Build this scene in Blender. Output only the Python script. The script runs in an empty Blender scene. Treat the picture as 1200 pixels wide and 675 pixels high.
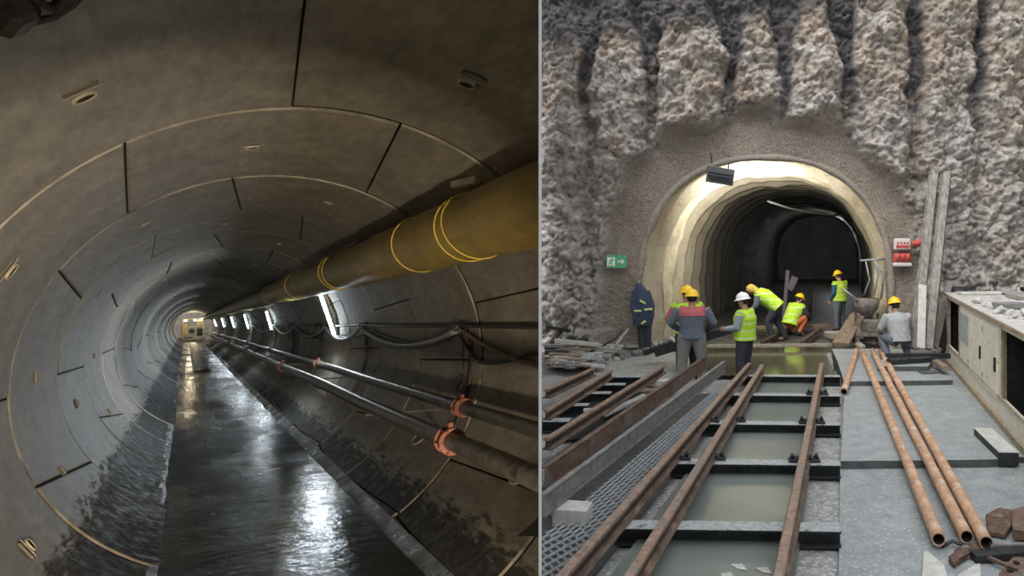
import bpy, bmesh, math, random
from mathutils import Vector, Matrix, noise, Euler
random.seed(7)
V = Vector; PI = math.pi
COL = bpy.context.scene.collection
CX, F, HZ, CH = 850.0, 800.0, 283.0, 2.7
CAM = V((0, 0, CH))

def P(px, py, Y): return V(((px-CX)/F*Y, Y, CH+(HZ-py)/F*Y))
def G(px, py, z=0.0):
    Y = (CH-z)*F/(py-HZ); return V(((px-CX)/F*Y, Y, z))

# ------------------------------------------------------------------ materials
def nt(name):
    m = bpy.data.materials.new(name); m.use_nodes = True
    t = m.node_tree; b = t.nodes['Principled BSDF']
    return m, t, b
def noise_node(t, scale, detail=6, rough=.6, coord='Object', vec=None, stretch=None):
    n = t.nodes.new('ShaderNodeTexNoise'); n.inputs['Scale'].default_value = scale
    n.inputs['Detail'].default_value = detail; n.inputs['Roughness'].default_value = rough
    tc = t.nodes.new('ShaderNodeTexCoord'); src = tc.outputs[coord]
    if stretch:
        mp = t.nodes.new('ShaderNodeMapping'); mp.inputs['Scale'].default_value = stretch
        t.links.new(src, mp.inputs['Vector']); src = mp.outputs[0]
    t.links.new(src, n.inputs['Vector']); return n
def ramp(t, src, stops):
    r = t.nodes.new('ShaderNodeValToRGB'); e = r.color_ramp.elements
    while len(e) < len(stops): e.new(.5)
    for el, (p, c) in zip(e, stops):
        el.position = p; el.color = (c[0], c[1], c[2], 1) if len(c) > 2 else (c[0],)*3+(1,)
    t.links.new(src, r.inputs[0]); return r
def mixc(t, fac, a, b, mode='MIX'):
    m = t.nodes.new('ShaderNodeMix'); m.data_type = 'RGBA'; m.blend_type = mode
    for s, v in ((m.inputs[0], fac), (m.inputs[6], a), (m.inputs[7], b)):
        if hasattr(v, 'is_linked') or hasattr(v, 'links'): t.links.new(v, s)
        elif isinstance(v, (int, float)): s.default_value = v
        else: s.default_value = (v[0], v[1], v[2], 1)
    return m.outputs[2]
def mth(t, op, a, b=None, clamp=False):
    m = t.nodes.new('ShaderNodeMath'); m.operation = op; m.use_clamp = clamp
    for s, v in zip(m.inputs, (a, b)):
        if v is None: continue
        if hasattr(v, 'links'): t.links.new(v, s)
        else: s.default_value = v
    return m.outputs[0]
def bump(t, b, src, strength, dist=.01):
    bp = t.nodes.new('ShaderNodeBump'); bp.inputs['Strength'].default_value = strength
    bp.inputs['Distance'].default_value = dist
    t.links.new(src, bp.inputs['Height']); t.links.new(bp.outputs[0], b.inputs['Normal'])
def mat(name, c1, c2, scale=8, rough=.7, metal=0, bmp=.3, bdist=.01, stretch=None, c3=None, s3=2.0, t3=.55, rough2=None, spec=None):
    m, t, b = nt(name)
    n = noise_node(t, scale, 7, .65, stretch=stretch)
    col = ramp(t, n.outputs[0], [(.32, c1), (.68, c2)]).outputs[0]
    if c3:
        n3 = noise_node(t, s3, 6, .65, stretch=stretch)
        f = ramp(t, n3.outputs[0], [(t3-.04, (0,)), (t3+.05, (1,))]).outputs[0]
        col = mixc(t, f, col, c3)
    t.links.new(col, b.inputs['Base Color'])
    if rough2 is not None:
        nr = noise_node(t, scale*.35, 5, .6)
        rr = ramp(t, nr.outputs[0], [(.38, (rough,)), (.62, (rough2,))])
        t.links.new(rr.outputs[0], b.inputs['Roughness'])
    else: b.inputs['Roughness'].default_value = rough
    b.inputs['Metallic'].default_value = metal
    if spec is not None: b.inputs['Specular IOR Level'].default_value = spec
    if bmp: bump(t, b, n.outputs[0], bmp, bdist)
    return m
def plain(name, c, rough=.6, metal=0, em=None, es=0):
    m, t, b = nt(name); b.inputs['Base Color'].default_value = (*c, 1)
    b.inputs['Roughness'].default_value = rough; b.inputs['Metallic'].default_value = metal
    if em: b.inputs['Emission Color'].default_value = (*em, 1); b.inputs['Emission Strength'].default_value = es
    return m

M = {}
M['rail'] = mat('rusty_rail_steel', (.055,.037,.03), (.20,.135,.10), 14, .6, .25, .4, c3=(.30,.20,.14), s3=5, t3=.6, stretch=(1,.3,1))
M['rail_head'] = mat('worn_rail_head', (.17,.115,.085), (.42,.30,.225), 11, .5, .2, .3, c3=(.24,.20,.17), s3=4, t3=.56)
M['rail_web'] = mat('dark_rail_web', (.035,.028,.024), (.12,.085,.065), 12, .65, .2, .3)
M['steel_dark'] = mat('wet_dark_steel', (.010,.012,.013), (.035,.04,.042), 10, .45, .2, .3, rough2=.7)
M['steel_top'] = mat('scuffed_steel_flange', (.22,.24,.245), (.50,.53,.54), 18, .5, .1, .3, c3=(.10,.10,.10), s3=6, t3=.62)
M['channel_brown'] = mat('brown_rusted_channel', (.10,.06,.045), (.24,.155,.115), 9, .65, .15, .3, c3=(.19,.17,.155), s3=2.2, t3=.55)
M['channel_grey'] = mat('grey_mud_coated_channel', (.13,.13,.13), (.27,.265,.26), 9, .7, .05, .3, c3=(.22,.13,.09), s3=2.6, t3=.66)
M['pipe_rust'] = mat('orange_rusted_pipe', (.36,.19,.11), (.62,.42,.28), 7, .65, .05, .25, c3=(.60,.52,.45), s3=4.5, t3=.6)
M['pipe_in'] = plain('pipe_bore', (.012,.010,.009), .9)
M['slab'] = mat('wet_grey_concrete_slab', (.22,.245,.255), (.34,.365,.375), 5, .38, 0, .35, .01, c3=(.52,.54,.54), s3=28, t3=.60, rough2=.6)
M['slab_edge'] = mat('dark_slab_edge', (.05,.055,.055), (.11,.12,.115), 9, .6)  # darker tone for the slab sides
M['ground'] = mat('trampled_wet_ground', (.19,.195,.19), (.36,.36,.35), 6, .45, 0, .6, .02, c3=(.56,.56,.54), s3=24, t3=.58, rough2=.75)
M['plank'] = mat('grey_weathered_timber', (.20,.185,.165), (.40,.38,.345), 6, .8, 0, .3, stretch=(6,6,.7))
M['plank_brown'] = mat('brown_formwork_timber', (.13,.095,.065), (.29,.225,.16), 7, .8, 0, .3)
M['plank_pale'] = mat('pale_timber', (.42,.41,.38), (.62,.61,.58), 9, .8, 0, .2)
M['scrap'] = mat('rusty_scrap', (.06,.035,.025), (.20,.125,.09), 18, .7, .2, .5, c3=(.27,.22,.19), s3=9, t3=.6)
M['dark'] = plain('black_recess_shade', (.01,.01,.011), .9)
M['white_edge'] = plain('added_white_divider_sheet', (.9,.9,.9), .6)
M['skin'] = mat('skin', (.36,.19,.13), (.45,.26,.18), 20, .55, 0, .05)
M['helmet_yellow'] = plain('yellow_helmet_shell', (.88,.56,.02), .35)
M['helmet_white'] = plain('white_helmet_shell', (.85,.85,.85), .35)
M['boot'] = plain('black_rubber_boot', (.02,.02,.02), .5)
M['eye'] = plain('dark_eye', (.02,.015,.01), .3)
M['hair'] = plain('dark_hair', (.02,.015,.012), .8)
def cloth(name, c, sc=22): 
    d = tuple(x*.62 for x in c)
    return mat(name, d, c, sc, .85, 0, .4, .02)
M['red_cloth'] = cloth('red_yoke_cloth', (.50,.13,.14)); M['navy'] = cloth('navy_cloth', (.055,.08,.14))
M['slate'] = cloth('slate_grey_cloth', (.15,.18,.23)); M['trouser_grey'] = cloth('grey_work_trousers', (.26,.265,.25))
M['trouser_dark'] = cloth('dark_work_trousers', (.045,.05,.065)); M['grey_shirt'] = cloth('pale_grey_checked_shirt', (.38,.42,.48), 60)
M['orange'] = cloth('orange_trousers', (.72,.19,.08)); M['pale_cloth'] = cloth('pale_grey_overalls', (.44,.45,.46)); M['blue_cloth'] = cloth('petrol_blue_cloth', (.03,.12,.20))
M['yellow_cloth'] = cloth('ochre_hood_cloth', (.50,.36,.08)); M['mauve'] = cloth('faded mauve cloth', (.20,.18,.22))
# high-visibility vest: lime with two silver bands that belong to the cloth
def vest_mat():
    m, t, b = nt('lime_vest_with_silver_bands')
    tc = t.nodes.new('ShaderNodeTexCoord'); sp = t.nodes.new('ShaderNodeSeparateXYZ'); t.links.new(tc.outputs['Generated'], sp.inputs[0])
    w = mth(t, 'PINGPONG', mth(t, 'ADD', sp.outputs[2], .03), .24); f = mth(t, 'LESS_THAN', mth(t, 'ABSOLUTE', mth(t, 'SUBTRACT', w, .12)), .014)
    n = noise_node(t, 16, 5); c = ramp(t, n.outputs[0], [(.3, (.33,.55,.02)), (.7, (.50,.80,.05))]).outputs[0]
    t.links.new(mixc(t, f, c, (.62,.64,.60)), b.inputs['Base Color']); b.inputs['Roughness'].default_value = .75
    bump(t, b, n.outputs[0], .4, .02); return m
M['vest'] = vest_mat()

# ------------------------------------------------------------------ mesh helpers
class MB:
    def __init__(s): s.bm = bmesh.new()
    def verts(s, pts): return [s.bm.verts.new(p) for p in pts]
    def face(s, vs, mi=0, smooth=False):
        try:
            f = s.bm.faces.new(vs); f.material_index = mi; f.smooth = smooth; return f
        except ValueError: return None
    def box(s, c, size, rot=None, mi=0, bev=0.0, jit=0.0):
        c = V(c); x, y, z = [v/2 for v in size]; q = rot if rot is not None else Matrix.Identity(3)
        if not isinstance(q, Matrix): q = Euler(q).to_matrix()
        tb = bmesh.new(); bmesh.ops.create_cube(tb, size=1)
        for v in tb.verts: v.co = V((v.co.x*2*x, v.co.y*2*y, v.co.z*2*z))
        if jit:
            for v in tb.verts: v.co += V([random.uniform(-jit, jit) for _ in range(3)])
        if bev: bmesh.ops.bevel(tb, geom=tb.edges[:], offset=bev, segments=1, affect='EDGES')
        mp = {}
        for v in tb.verts: mp[v] = s.bm.verts.new(c + q @ v.co)
        for f in tb.faces: s.face([mp[v] for v in f.verts], mi)
        tb.free(); return s
    def frame(s, d, up=V((0, 0, 1))):
        d = d.normalized()
        if abs(d.dot(up)) > .98: up = V((1, 0, 0))
        side = d.cross(up).normalized(); return side, side.cross(d).normalized()
    def prism(s, p0, p1, prof, up=V((0, 0, 1)), mis=None, segs=1, wob=0.0, smooth=False):
        """sweep the closed profile [(side, up)] from p0 to p1"""
        p0, p1 = V(p0), V(p1); sd, u = s.frame(p1-p0, up); rings = []
        for k in range(segs+1):
            o = p0.lerp(p1, k/segs)
            if wob and 0 < k < segs: o = o + u*random.uniform(-wob, wob) + sd*random.uniform(-wob, wob)
            rings.append(s.verts([o+sd*a+u*b for a, b in prof]))
        n = len(prof)
        for k in range(segs):
            for i in range(n):
                s.face([rings[k][i], rings[k][(i+1) % n], rings[k+1][(i+1) % n], rings[k+1][i]], mis[i] if mis else 0, smooth)
        s.face(rings[0][::-1]); s.face(rings[-1]); return s
    def bar(s, p0, p1, w, h, up=V((0, 0, 1)), mi=0, segs=1, wob=0.0):
        pr = [(-w/2, -h/2), (w/2, -h/2), (w/2, h/2), (-w/2, h/2)]
        return s.prism(p0, p1, pr, up, [mi]*4, segs, wob)
    def tube(s, pts, r, n=10, mi=0, caps=True):
        pts = [V(p) for p in pts]; rs = r if isinstance(r, (list, tuple)) else [r]*len(pts); rings = []; last = None
        for i, p in enumerate(pts):
            d = (pts[min(i+1, len(pts)-1)]-pts[max(i-1, 0)]).normalized()
            if last is None: a, b = s.frame(d)
            else: a = (last-d*last.dot(d)).normalized(); b = a.cross(d)
            last = a
            rings.append(s.verts([p+(a*math.cos(t)+b*math.sin(t))*rs[i] for t in [2*PI*k/n for k in range(n)]]))
        for A, B in zip(rings, rings[1:]):
            for i in range(n): s.face([A[i], A[(i+1) % n], B[(i+1) % n], B[i]], mi, True)
        if caps: s.face(rings[0][::-1], mi); s.face(rings[-1], mi)
        return s
    def pipe(s, p0, p1, r, ri, n=18, mi=0, mi2=1, segs=1, wob=0):
        p0, p1 = V(p0), V(p1); sd, u = s.frame(p1-p0)
        def ring(o, q): return s.verts([o+(sd*math.cos(2*PI*k/n)+u*math.sin(2*PI*k/n))*q for k in range(n)])
        ro = [ring(p0.lerp(p1, k/segs)+(V([random.uniform(-wob, wob) for _ in range(3)]) if wob else V((0,0,0))), r) for k in range(segs+1)]
        a, b = ring(p0, ri), ring(p1, ri)
        for A, B in zip(ro, ro[1:]):
            for i in range(n): s.face([A[i], A[(i+1) % n], B[(i+1) % n], B[i]], mi, True)
        for A, B, q in ((ro[0], a, 0), (ro[-1], b, 0), (a, b, 1)):
            for i in range(n): s.face([A[i], A[(i+1) % n], B[(i+1) % n], B[i]], mi2 if q else mi, bool(q))
        return s
    def loft(s, secs, n=14, mi=0):
        """secs: (center, side vec, other vec) ellipses"""
        rings = [s.verts([c+a*math.cos(2*PI*k/n)+b*math.sin(2*PI*k/n) for k in range(n)]) for c, a, b in secs]
        for A, B in zip(rings, rings[1:]):
            for i in range(n): s.face([A[i], A[(i+1) % n], B[(i+1) % n], B[i]], mi, True)
        s.face(rings[0][::-1], mi, True); s.face(rings[-1], mi, True); return s
    def limb(s, pts, rs, side=V((1, 0, 0)), flat=1.0, n=12):
        pts = [V(p) for p in pts]; secs = []
        for i, p in enumerate(pts):
            d = (pts[min(i+1, len(pts)-1)]-pts[max(i-1, 0)]).normalized()
            a = side-d*side.dot(d)
            if a.length < .1: a = V((0, 1, 0))-d*d.y
            a.normalize(); b = d.cross(a).normalized(); r = rs[i]
            if isinstance(r, tuple): secs.append((p, a*r[0], b*r[1]))
            else: secs.append((p, a*r, b*r*flat))
        return s.loft(secs, n)
    def ball(s, c, r, rot=None, mi=0, seg=14):
        r = r if isinstance(r, tuple) else (r, r, r); tb = bmesh.new(); bmesh.ops.create_uvsphere(tb, u_segments=seg, v_segments=max(6, seg//2+2), radius=1)
        q = rot if rot is not None else Matrix.Identity(3); mp = {}
        for v in tb.verts: mp[v] = s.bm.verts.new(V(c)+q @ V((v.co.x*r[0], v.co.y*r[1], v.co.z*r[2])))
        for f in tb.faces: s.face([mp[v] for v in f.verts], mi, True)
        tb.free(); return s
    def clip(s, co, no):
        bmesh.ops.bisect_plane(s.bm, geom=s.bm.verts[:]+s.bm.edges[:]+s.bm.faces[:], plane_co=co, plane_no=no, clear_outer=True, dist=1e-4); return s
    def build(s, name, m, parent=None, mw=None, kind=None, fix=True, keep=False):
        if fix: bmesh.ops.recalc_face_normals(s.bm, faces=s.bm.faces[:])
        me = bpy.data.meshes.new(name); s.bm.to_mesh(me)
        if not keep: s.bm.free()
        for k in (m if isinstance(m, (list, tuple)) else [m]): me.materials.append(M[k] if isinstance(k, str) else k)
        o = bpy.data.objects.new(name, me); COL.objects.link(o)
        if parent: o.parent = parent
        if mw is not None: o.matrix_world = mw
        if kind: o['kind'] = kind
        return o
def tag(o, label, cat, group=None, kind=None):
    o['label'] = label; o['category'] = cat
    if group: o['group'] = group
    if kind: o['kind'] = kind
    return o
def thing(name, label, cat, loc=(0, 0, 0), rz=0.0, group=None, mw=None):
    o = bpy.data.objects.new(name, None); COL.objects.link(o); o.empty_display_size = .2
    if mw is not None: o.matrix_world = mw
    else: o.location = loc; o.rotation_euler = (0, 0, rz)
    return tag(o, label, cat, group)
def remesh(o, vox, smooth=2):
    md = o.modifiers.new('r', 'REMESH'); md.mode = 'VOXEL'; md.voxel_size = vox; md.use_smooth_shade = True
    sm = o.modifiers.new('s', 'SMOOTH'); sm.iterations = smooth; sm.factor = .5
    dg = bpy.context.evaluated_depsgraph_get(); me = bpy.data.meshes.new_from_object(o.evaluated_get(dg))
    mats = list(o.data.materials); o.modifiers.clear(); o.data = me
    if not len(me.materials):
        for k in mats: me.materials.append(k)
    for p in me.polygons: p.use_smooth = True
    return o

# ================================================================== DIVIDER: added white sheet splitting the two scenes and keeping daylight from the tunnel
BD = V((633.0-CX, F, 0)).normalized()            # direction of the sheet, away from the viewpoint
BN = V((BD.y, -BD.x, 0))                         # towards the open pit
def div_box(mb, s0, s1, z0, z1, t=.0125):
    pr = [V((0,0,0))+BD*s0-BN*t/2, V((0,0,0))+BD*s1-BN*t/2, V((0,0,0))+BD*s1+BN*t/2, V((0,0,0))+BD*s0+BN*t/2]
    a = mb.verts([p+V((0,0,z0)) for p in pr]); b = mb.verts([p+V((0,0,z1)) for p in pr])
    mb.face(a[::-1]); mb.face(b)
    for i in range(4): mb.face([a[i], a[(i+1) % 4], b[(i+1) % 4], b[i]])
mb = MB()
div_box(mb, 3.0, 17.0, -3.2, 9.0); div_box(mb, -8, -.5, -3.2, 9.0); div_box(mb, -.5, 3.0, -3.2, CH-1.55); div_box(mb, -.5, 3.0, CH+1.15, 9.0)
mb.build('wall_added_divider', 'white_edge', kind='structure')

# ================================================================== LEFT: SEGMENT-LINED TUNNEL
R = 2.8
ax = V((217-CX, F, HZ-380)).normalized(); rt = ax.cross(V((0,0,1))).normalized(); up = rt.cross(ax)
ORG = CAM + rt*(.412*R) + up*(-.251*R)
TM = Matrix(((rt.x, ax.x, up.x, ORG.x), (rt.y, ax.y, up.y, ORG.y), (rt.z, ax.z, up.z, ORG.z), (0,0,0,1)))
TI = TM.inverted(); TI3 = TI.to_3x3()
CO_L = TI @ (CAM - BN*.012); NO_L = TI3 @ BN      # clip plane in tunnel coordinates
def tclip(mb): return mb.clip(CO_L, NO_L)
def C(ang, rr, s): return V((rr*math.cos(ang), s, rr*math.sin(ang)))

def lining_mat():
    m, t, b = nt('precast_lining_concrete')
    n = noise_node(t, 1.3, 8, .65); n2 = noise_node(t, 9, 8, .7, stretch=(1, .25, 1)); n4 = noise_node(t, 40, 4, .6)
    base = ramp(t, n.outputs[0], [(.3, (.19,.175,.145)), (.7, (.33,.31,.265))]).outputs[0]
    st = ramp(t, n2.outputs[0], [(.33, (.50,)), (.60, (1,))]).outputs[0]
    base = mixc(t, .8, base, st, 'MULTIPLY')
    tc = t.nodes.new('ShaderNodeTexCoord'); sp = t.nodes.new('ShaderNodeSeparateXYZ'); t.links.new(tc.outputs['Object'], sp.inputs[0])
    # tide line of wet mud low on both sides
    lim = mth(t, 'MULTIPLY_ADD', n2.outputs[0], 1.2); lim.node.inputs[2].default_value = 0
    h = mth(t, 'ADD', sp.outputs[2], mth(t, 'MULTIPLY', mth(t, 'SUBTRACT', n2.outputs[0], .5), .9))
    h = mth(t, 'ADD', h, mth(t, 'MULTIPLY', mth(t, 'GREATER_THAN', sp.outputs[0], 0.0), .42))
    w = ramp(t, mth(t, 'MULTIPLY', mth(t, 'ADD', h, 2.8), .5), [(.50, (1,)), (.565, (0,))]).outputs[0]
    col = mixc(t, w, base, ramp(t, noise_node(t, 7, 8, .75).outputs[0], [(.42, (.014,.015,.016)), (.72, (.07,.07,.07))]).outputs[0])
    t.links.new(col, b.inputs['Base Color'])
    n5 = noise_node(t, 5, 8, .75)
    rw = ramp(t, n5.outputs[0], [(.28, (.30,)), (.55, (.8,))]).outputs[0]
    rmix = t.nodes.new('ShaderNodeMix'); t.links.new(w, rmix.inputs[0]); rmix.inputs[2].default_value = .55; t.links.new(rw, rmix.inputs[3])
    t.links.new(rmix.outputs[0], b.inputs['Roughness'])
    n6 = noise_node(t, 3.2, 9, .7)
    hh = mth(t, 'ADD', mth(t, 'MULTIPLY', n6.outputs[0], mth(t, 'ADD', mth(t, 'MULTIPLY', w, 1.3), .30)), mth(t, 'MULTIPLY', n4.outputs[0], .12))
    bump(t, b, hh, .55, .03)
    return m
M['lining'] = lining_mat()
M['joint'] = mat('dark_joint_gasket', (.012,.012,.012), (.03,.028,.025), 12, .9)
S0, W = 7.84, 3.95
odd = [(180,181), (124,128.5), (76,67.5), (20,16), (-35,-38), (-64,-60), (-120,-117)]
evn = [(148.5,154), (103,96.5), (44,47), (-4,-7), (-59,-62), (-104,-104), (-156,-148)]
ringno = list(range(-4, 40))
lining = MB(); backing = MB(); sock = MB()
for k in ringno:
    s0 = S0+(k-1)*W; s1 = s0+W
    js = odd if k % 2 else evn
    if k > 4: js = [(a+random.uniform(-6, 6), b+random.uniform(-6, 6)) for a, b in js]
    for i in range(len(js)):
        hi = js[i]; lo = js[(i+1) % len(js)]
        if i == len(js)-1: lo = (lo[0]-360, lo[1]-360)
        rj = R+random.uniform(-.014, .014); g = .012/R
        nA = 14 if k < 8 else 8
        gy = random.uniform(.014, .024); cy_ = random.uniform(.035, .07)
        ys = [(gy, .11), (gy, .022), (gy+cy_*.6, 0), (W*.5, 0), (W-gy-cy_, 0), (W-gy, .022), (W-gy, .11)]
        grid = []
        for (dy, dp) in ys:
            f = dy/W; a1 = math.radians(hi[0]*(1-f)+hi[1]*f); a0 = math.radians(lo[0]*(1-f)+lo[1]*f)
            us = [(a0+g, .11), (a0+g, .010), (a0+g+.018/R, 0)]
            for q in range(1, nA): us.append((a0+(a1-a0)*q/nA, 0))
            us += [(a1-g-.018/R, 0), (a1-g, .010), (a1-g, .11)]
            grid.append(lining.verts([C(a, rj+max(dp, du), s0+dy) for a, du in us]))
        for gi, (A, B) in enumerate(zip(grid, grid[1:])):
            for q in range(len(A)-1): lining.face([A[q], A[q+1], B[q+1], B[q]], 1 if gi in (1, 4) else (2 if gi in (0, 5) or q in (0, len(A)-2) else 0), True)
nb = 72; sA, sB = S0-5*W, S0+39*W
for sa, sb in [(sA+j*W, sA+(j+1)*W) for j in range(44)]:
    a = backing.verts([C(2*PI*q/nb, R+.1, sa) for q in range(nb)]); b = backing.verts([C(2*PI*q/nb, R+.1, sb) for q in range(nb)])
    for q in range(nb): backing.face([a[q], a[(q+1) % nb], b[(q+1) % nb], b[q]])
M['arris'] = mat('chipped_highlight_arris', (.08,.075,.065), (.48,.44,.37), 1.6, .6, 0, .3)  # pale tone paints an edge highlight along the chipped arrises
lo_ = tclip(lining).build('wall_tunnel_lining', ['lining', 'arris', 'joint'], mw=TM, kind='structure', fix=False); lo_.data.set_sharp_from_angle(angle=math.radians(14))
tclip(backing).build('wall_tunnel_backing', 'joint', mw=TM, kind='structure', fix=False)
cap = MB(); cv = cap.verts([C(2*PI*q/nb, R+.12, sA+.05) for q in range(nb)]); cap.face(cv)
tclip(cap).build('wall_tunnel_rear', 'lining', mw=TM, kind='structure')

# lifting sockets and bolt slots of the segments: recess shade painted as dark discs and bars, pale lips
M['pocket'] = mat('pocket_shadow_concrete', (.10,.09,.07), (.17,.155,.13), 10, .8)
M['socket_rim'] = mat('socket_rim_concrete', (.30,.27,.21), (.50,.46,.36), 20, .7)
def socket(ang, s, cup=True, slot=True, slot_da=5.0, rot=0.0, r=.062):
    a = math.radians(ang); c = C(a, R-.016, s); nrm = V((-math.cos(a), 0, -math.sin(a))); tg = V((-math.sin(a), 0, math.cos(a))); yy = V((0,1,0))
    if cup:
        m1 = MB(); n = 20
        prof = [(r*1.28, -.02), (r*1.22, .008), (r*1.05, .012), (r*.95, .004)]
        rg = [m1.verts([c+(yy*math.cos(2*PI*q/n)+tg*math.sin(2*PI*q/n))*rr+nrm*h for q in range(n)]) for rr, h in prof]
        for A, B in zip(rg, rg[1:]):
            for q in range(n): m1.face([A[q], A[(q+1) % n], B[(q+1) % n], B[q]], 0, True)
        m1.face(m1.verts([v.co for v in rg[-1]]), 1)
        tag(m1.build('lifting_socket', ['socket_rim', 'dark'], mw=TM), 'round recessed lifting socket cast into the concrete tunnel lining', 'socket', 'lifting sockets in the tunnel lining')
    if slot:
        m2 = MB(); q = Matrix((yy, tg, nrm)).transposed()
        c2 = C(a, R-.010, s)-yy*r*3.3
        m2.box(c2, (r*1.5, r*3.4, .02), q, 0, .006); m2.box(c2+yy*r*.85, (.012, r*3.5, .026), q, 1)
        tag(m2.build('bolt_pocket', ['pocket', 'socket_rim'], mw=TM), 'narrow bolt pocket slot cast into the concrete tunnel lining', 'bolt pocket', 'bolt pockets in the tunnel lining')
for (ang, s) in [(126.9, 2.151*R), (73.4, 2.141*R)]: socket(ang, s)
socket(-154+5, 3.6*R); socket(101, 3.45*R, r=.06); socket(152, 3.35*R, r=.07)
for k in range(2, 7):
    for (ang) in ((126, 178, 74, -155) if k % 2 == 0 else (151, 100, -168)):
        socket(ang+random.uniform(-1.5, 1.5), S0+(k-.55)*W, cup=True, slot=(k < 4), r=.05)

# wet floor of the tunnel
def tfloor_mat():
    m, t, b = nt('wet_slurry_floor')
    n = noise_node(t, 1.1, 7, .6); n2 = noise_node(t, 9, 6, .6); n3 = noise_node(t, .5, 5, .6, stretch=(1,.3,1))
    c = ramp(t, n.outputs[0], [(.35, (.012,.014,.016)), (.6, (.035,.040,.042)), (.75, (.055,.06,.06))]).outputs[0]
    t.links.new(c, b.inputs['Base Color'])
    t.links.new(ramp(t, n3.outputs[0], [(.35, (.11,)), (.5, (.22,)), (.68, (.50,))]).outputs[0], b.inputs['Roughness']); b.inputs['Specular IOR Level'].default_value = .18
    bump(t, b, mth(t, 'ADD', mth(t, 'MULTIPLY', n2.outputs[0], .12), n.outputs[0]), .8, .05); return m
M['tfloor'] = tfloor_mat()
FL, FR = V((-1.47, 0, -2.40)), V((1.18, 0, -2.54))
def fz(x): return FL.z+(x-FL.x)*(FR.z-FL.z)/(FR.x-FL.x)
fb = MB(); xs = [FL.x-.04+(FR.x-FL.x+.10)*i/12 for i in range(13)]
ss = [sA+.1+i*1.0 for i in range(int((sB-sA)))]
gr = [fb.verts([V((x, s, fz(x))) for x in xs]) for s in ss]
for A, B in zip(gr, gr[1:]):
    for q in range(12): fb.face([A[q], A[q+1], B[q+1], B[q]], 0, True)
tclip(fb).build('floor_tunnel', 'tfloor', mw=TM, kind='structure', fix=True)
# low sludge kerbs along both floor edges
M['mud'] = mat('wet_spalled_mud', (.022,.024,.025), (.12,.125,.12), 6, .18, 0, .9, .03, rough2=.55)
for side, x0, nm in ((-1, FL.x, 'left'), (1, FR.x, 'right')):
    kb = MB(); prev = None
    for i in range(220):
        s = 1.5+i*.35; h = .025+.025*noise.noise(V((s*1.3, x0, 0))); wd = .03+.04*noise.noise(V((s*.9, x0, 3)))
        z = fz(x0)
        cur = kb.verts([V((x0+side*.16, s, z+.10)), V((x0+side*.03, s, z+h*1.3)), V((x0-side*wd*.5, s, z+h*.5)), V((x0-side*wd, s, z-.005))])
        if prev:
            for q in range(3): kb.face([prev[q], prev[q+1], cur[q+1], cur[q]], 0, True)
        prev = cur
    tclip(kb); tag(kb.build('mud_bank', 'mud', mw=TM), 'wet mud bank along the %s edge of the dark tunnel floor' % nm, 'mud', kind='stuff')

# timber and cable clutter on the far tunnel floor
tk = thing('duckboard_walkway', 'pale wet duckboard walkway on the far tunnel floor', 'walkway', mw=TM)
b1 = MB()
for i in range(76):
    s = 58+i*1.15; b1.box((-.25+random.uniform(-.04,.04), s, fz(-.3)+.06), (.75, .95, .05), (0, 0, random.uniform(-.05,.05)), 0, .01)
b1.build('board', 'mud', tk); tk.children[0].matrix_parent_inverse = Matrix()
for x in (-.7, .2):
    b2 = MB(); b2.bar((x, 58, fz(x)+.04), (x, 145, fz(x)+.04), .08, .08); b2.build('side_rail', 'steel_top', tk)

# yellow ventilation duct
def duct_mat():
    m, t, b = nt('yellow_duct_fabric')
    n = noise_node(t, 2.2, 6, .6); n2 = noise_node(t, 7, 5, .6, stretch=(1,.15,1))
    c = ramp(t, n.outputs[0], [(.3, (.21,.16,.045)), (.7, (.33,.25,.075))]).outputs[0]
    c = mixc(t, ramp(t, n2.outputs[0], [(.52, (0,)), (.75, (.7,))]).outputs[0], c, (.17,.125,.04))
    t.links.new(c, b.inputs['Base Color']); b.inputs['Roughness'].default_value = .42
    bump(t, b, mth(t, 'ADD', n.outputs[0], n2.outputs[0]), .35, .03); return m
M['duct'] = duct_mat(); M['duct_seam'] = mat('bright_yellow_tape', (.55,.40,.05), (.75,.58,.12), 12, .5)
M['plastic_dirty'] = mat('grimy_duct_skirt', (.16,.13,.08), (.40,.36,.28), 12, .35)
DC = (1.575, 1.675); DR = .40
dt = thing('ventilation_duct', 'long yellow fabric ventilation duct along the upper right of the tunnel', 'duct', mw=TM)
d1 = MB(); n = 40; prev = None; s = 1.0
while s < 158.5:
    ph = s; bulge = .012*math.sin(s*2.1)+.008*noise.noise(V((s*.7, 0, 0))); sag = -.012*abs(math.sin(PI*s/W))
    ring = []
    for q in range(n):
        a = 2*PI*q/n; rr = DR+bulge+.010*noise.noise(V((math.cos(a)*2, math.sin(a)*2, s*.8)))
        if 40 < 0: pass
        ring.append(V((DC[0]+rr*math.cos(a), s, DC[1]+rr*math.sin(a)+sag)))
    cur = d1.verts(ring)
    if prev:
        for q in range(n): d1.face([prev[q], prev[(q+1) % n], cur[(q+1) % n], cur[q]], 0, True)
    prev = cur; s += .25 if s < 40 else 1.5
tclip(d1).build('duct_tube', 'duct', dt)
def hoop(s, tilt=0.0, a0=90, a1=330, rr=DR+.012, w=.02):
    h = MB(); pts = []
    for q in range(28):
        a = math.radians(a0+(a1-a0)*q/27); pts.append(V((DC[0]+rr*math.cos(a), s+tilt*math.sin(a*1.0), DC[1]+rr*math.sin(a))))
    h.tube(pts, w*.5, 6); tclip(h); h.build('lashing_cord', 'duct_seam', dt)
for s_, t_ in ((8.15, .12), (8.45, .02), (10.6, .0), (17.0, 0), (17.5, .1), (24.0, .0), (32, .1)): hoop(s_, t_)
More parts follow.
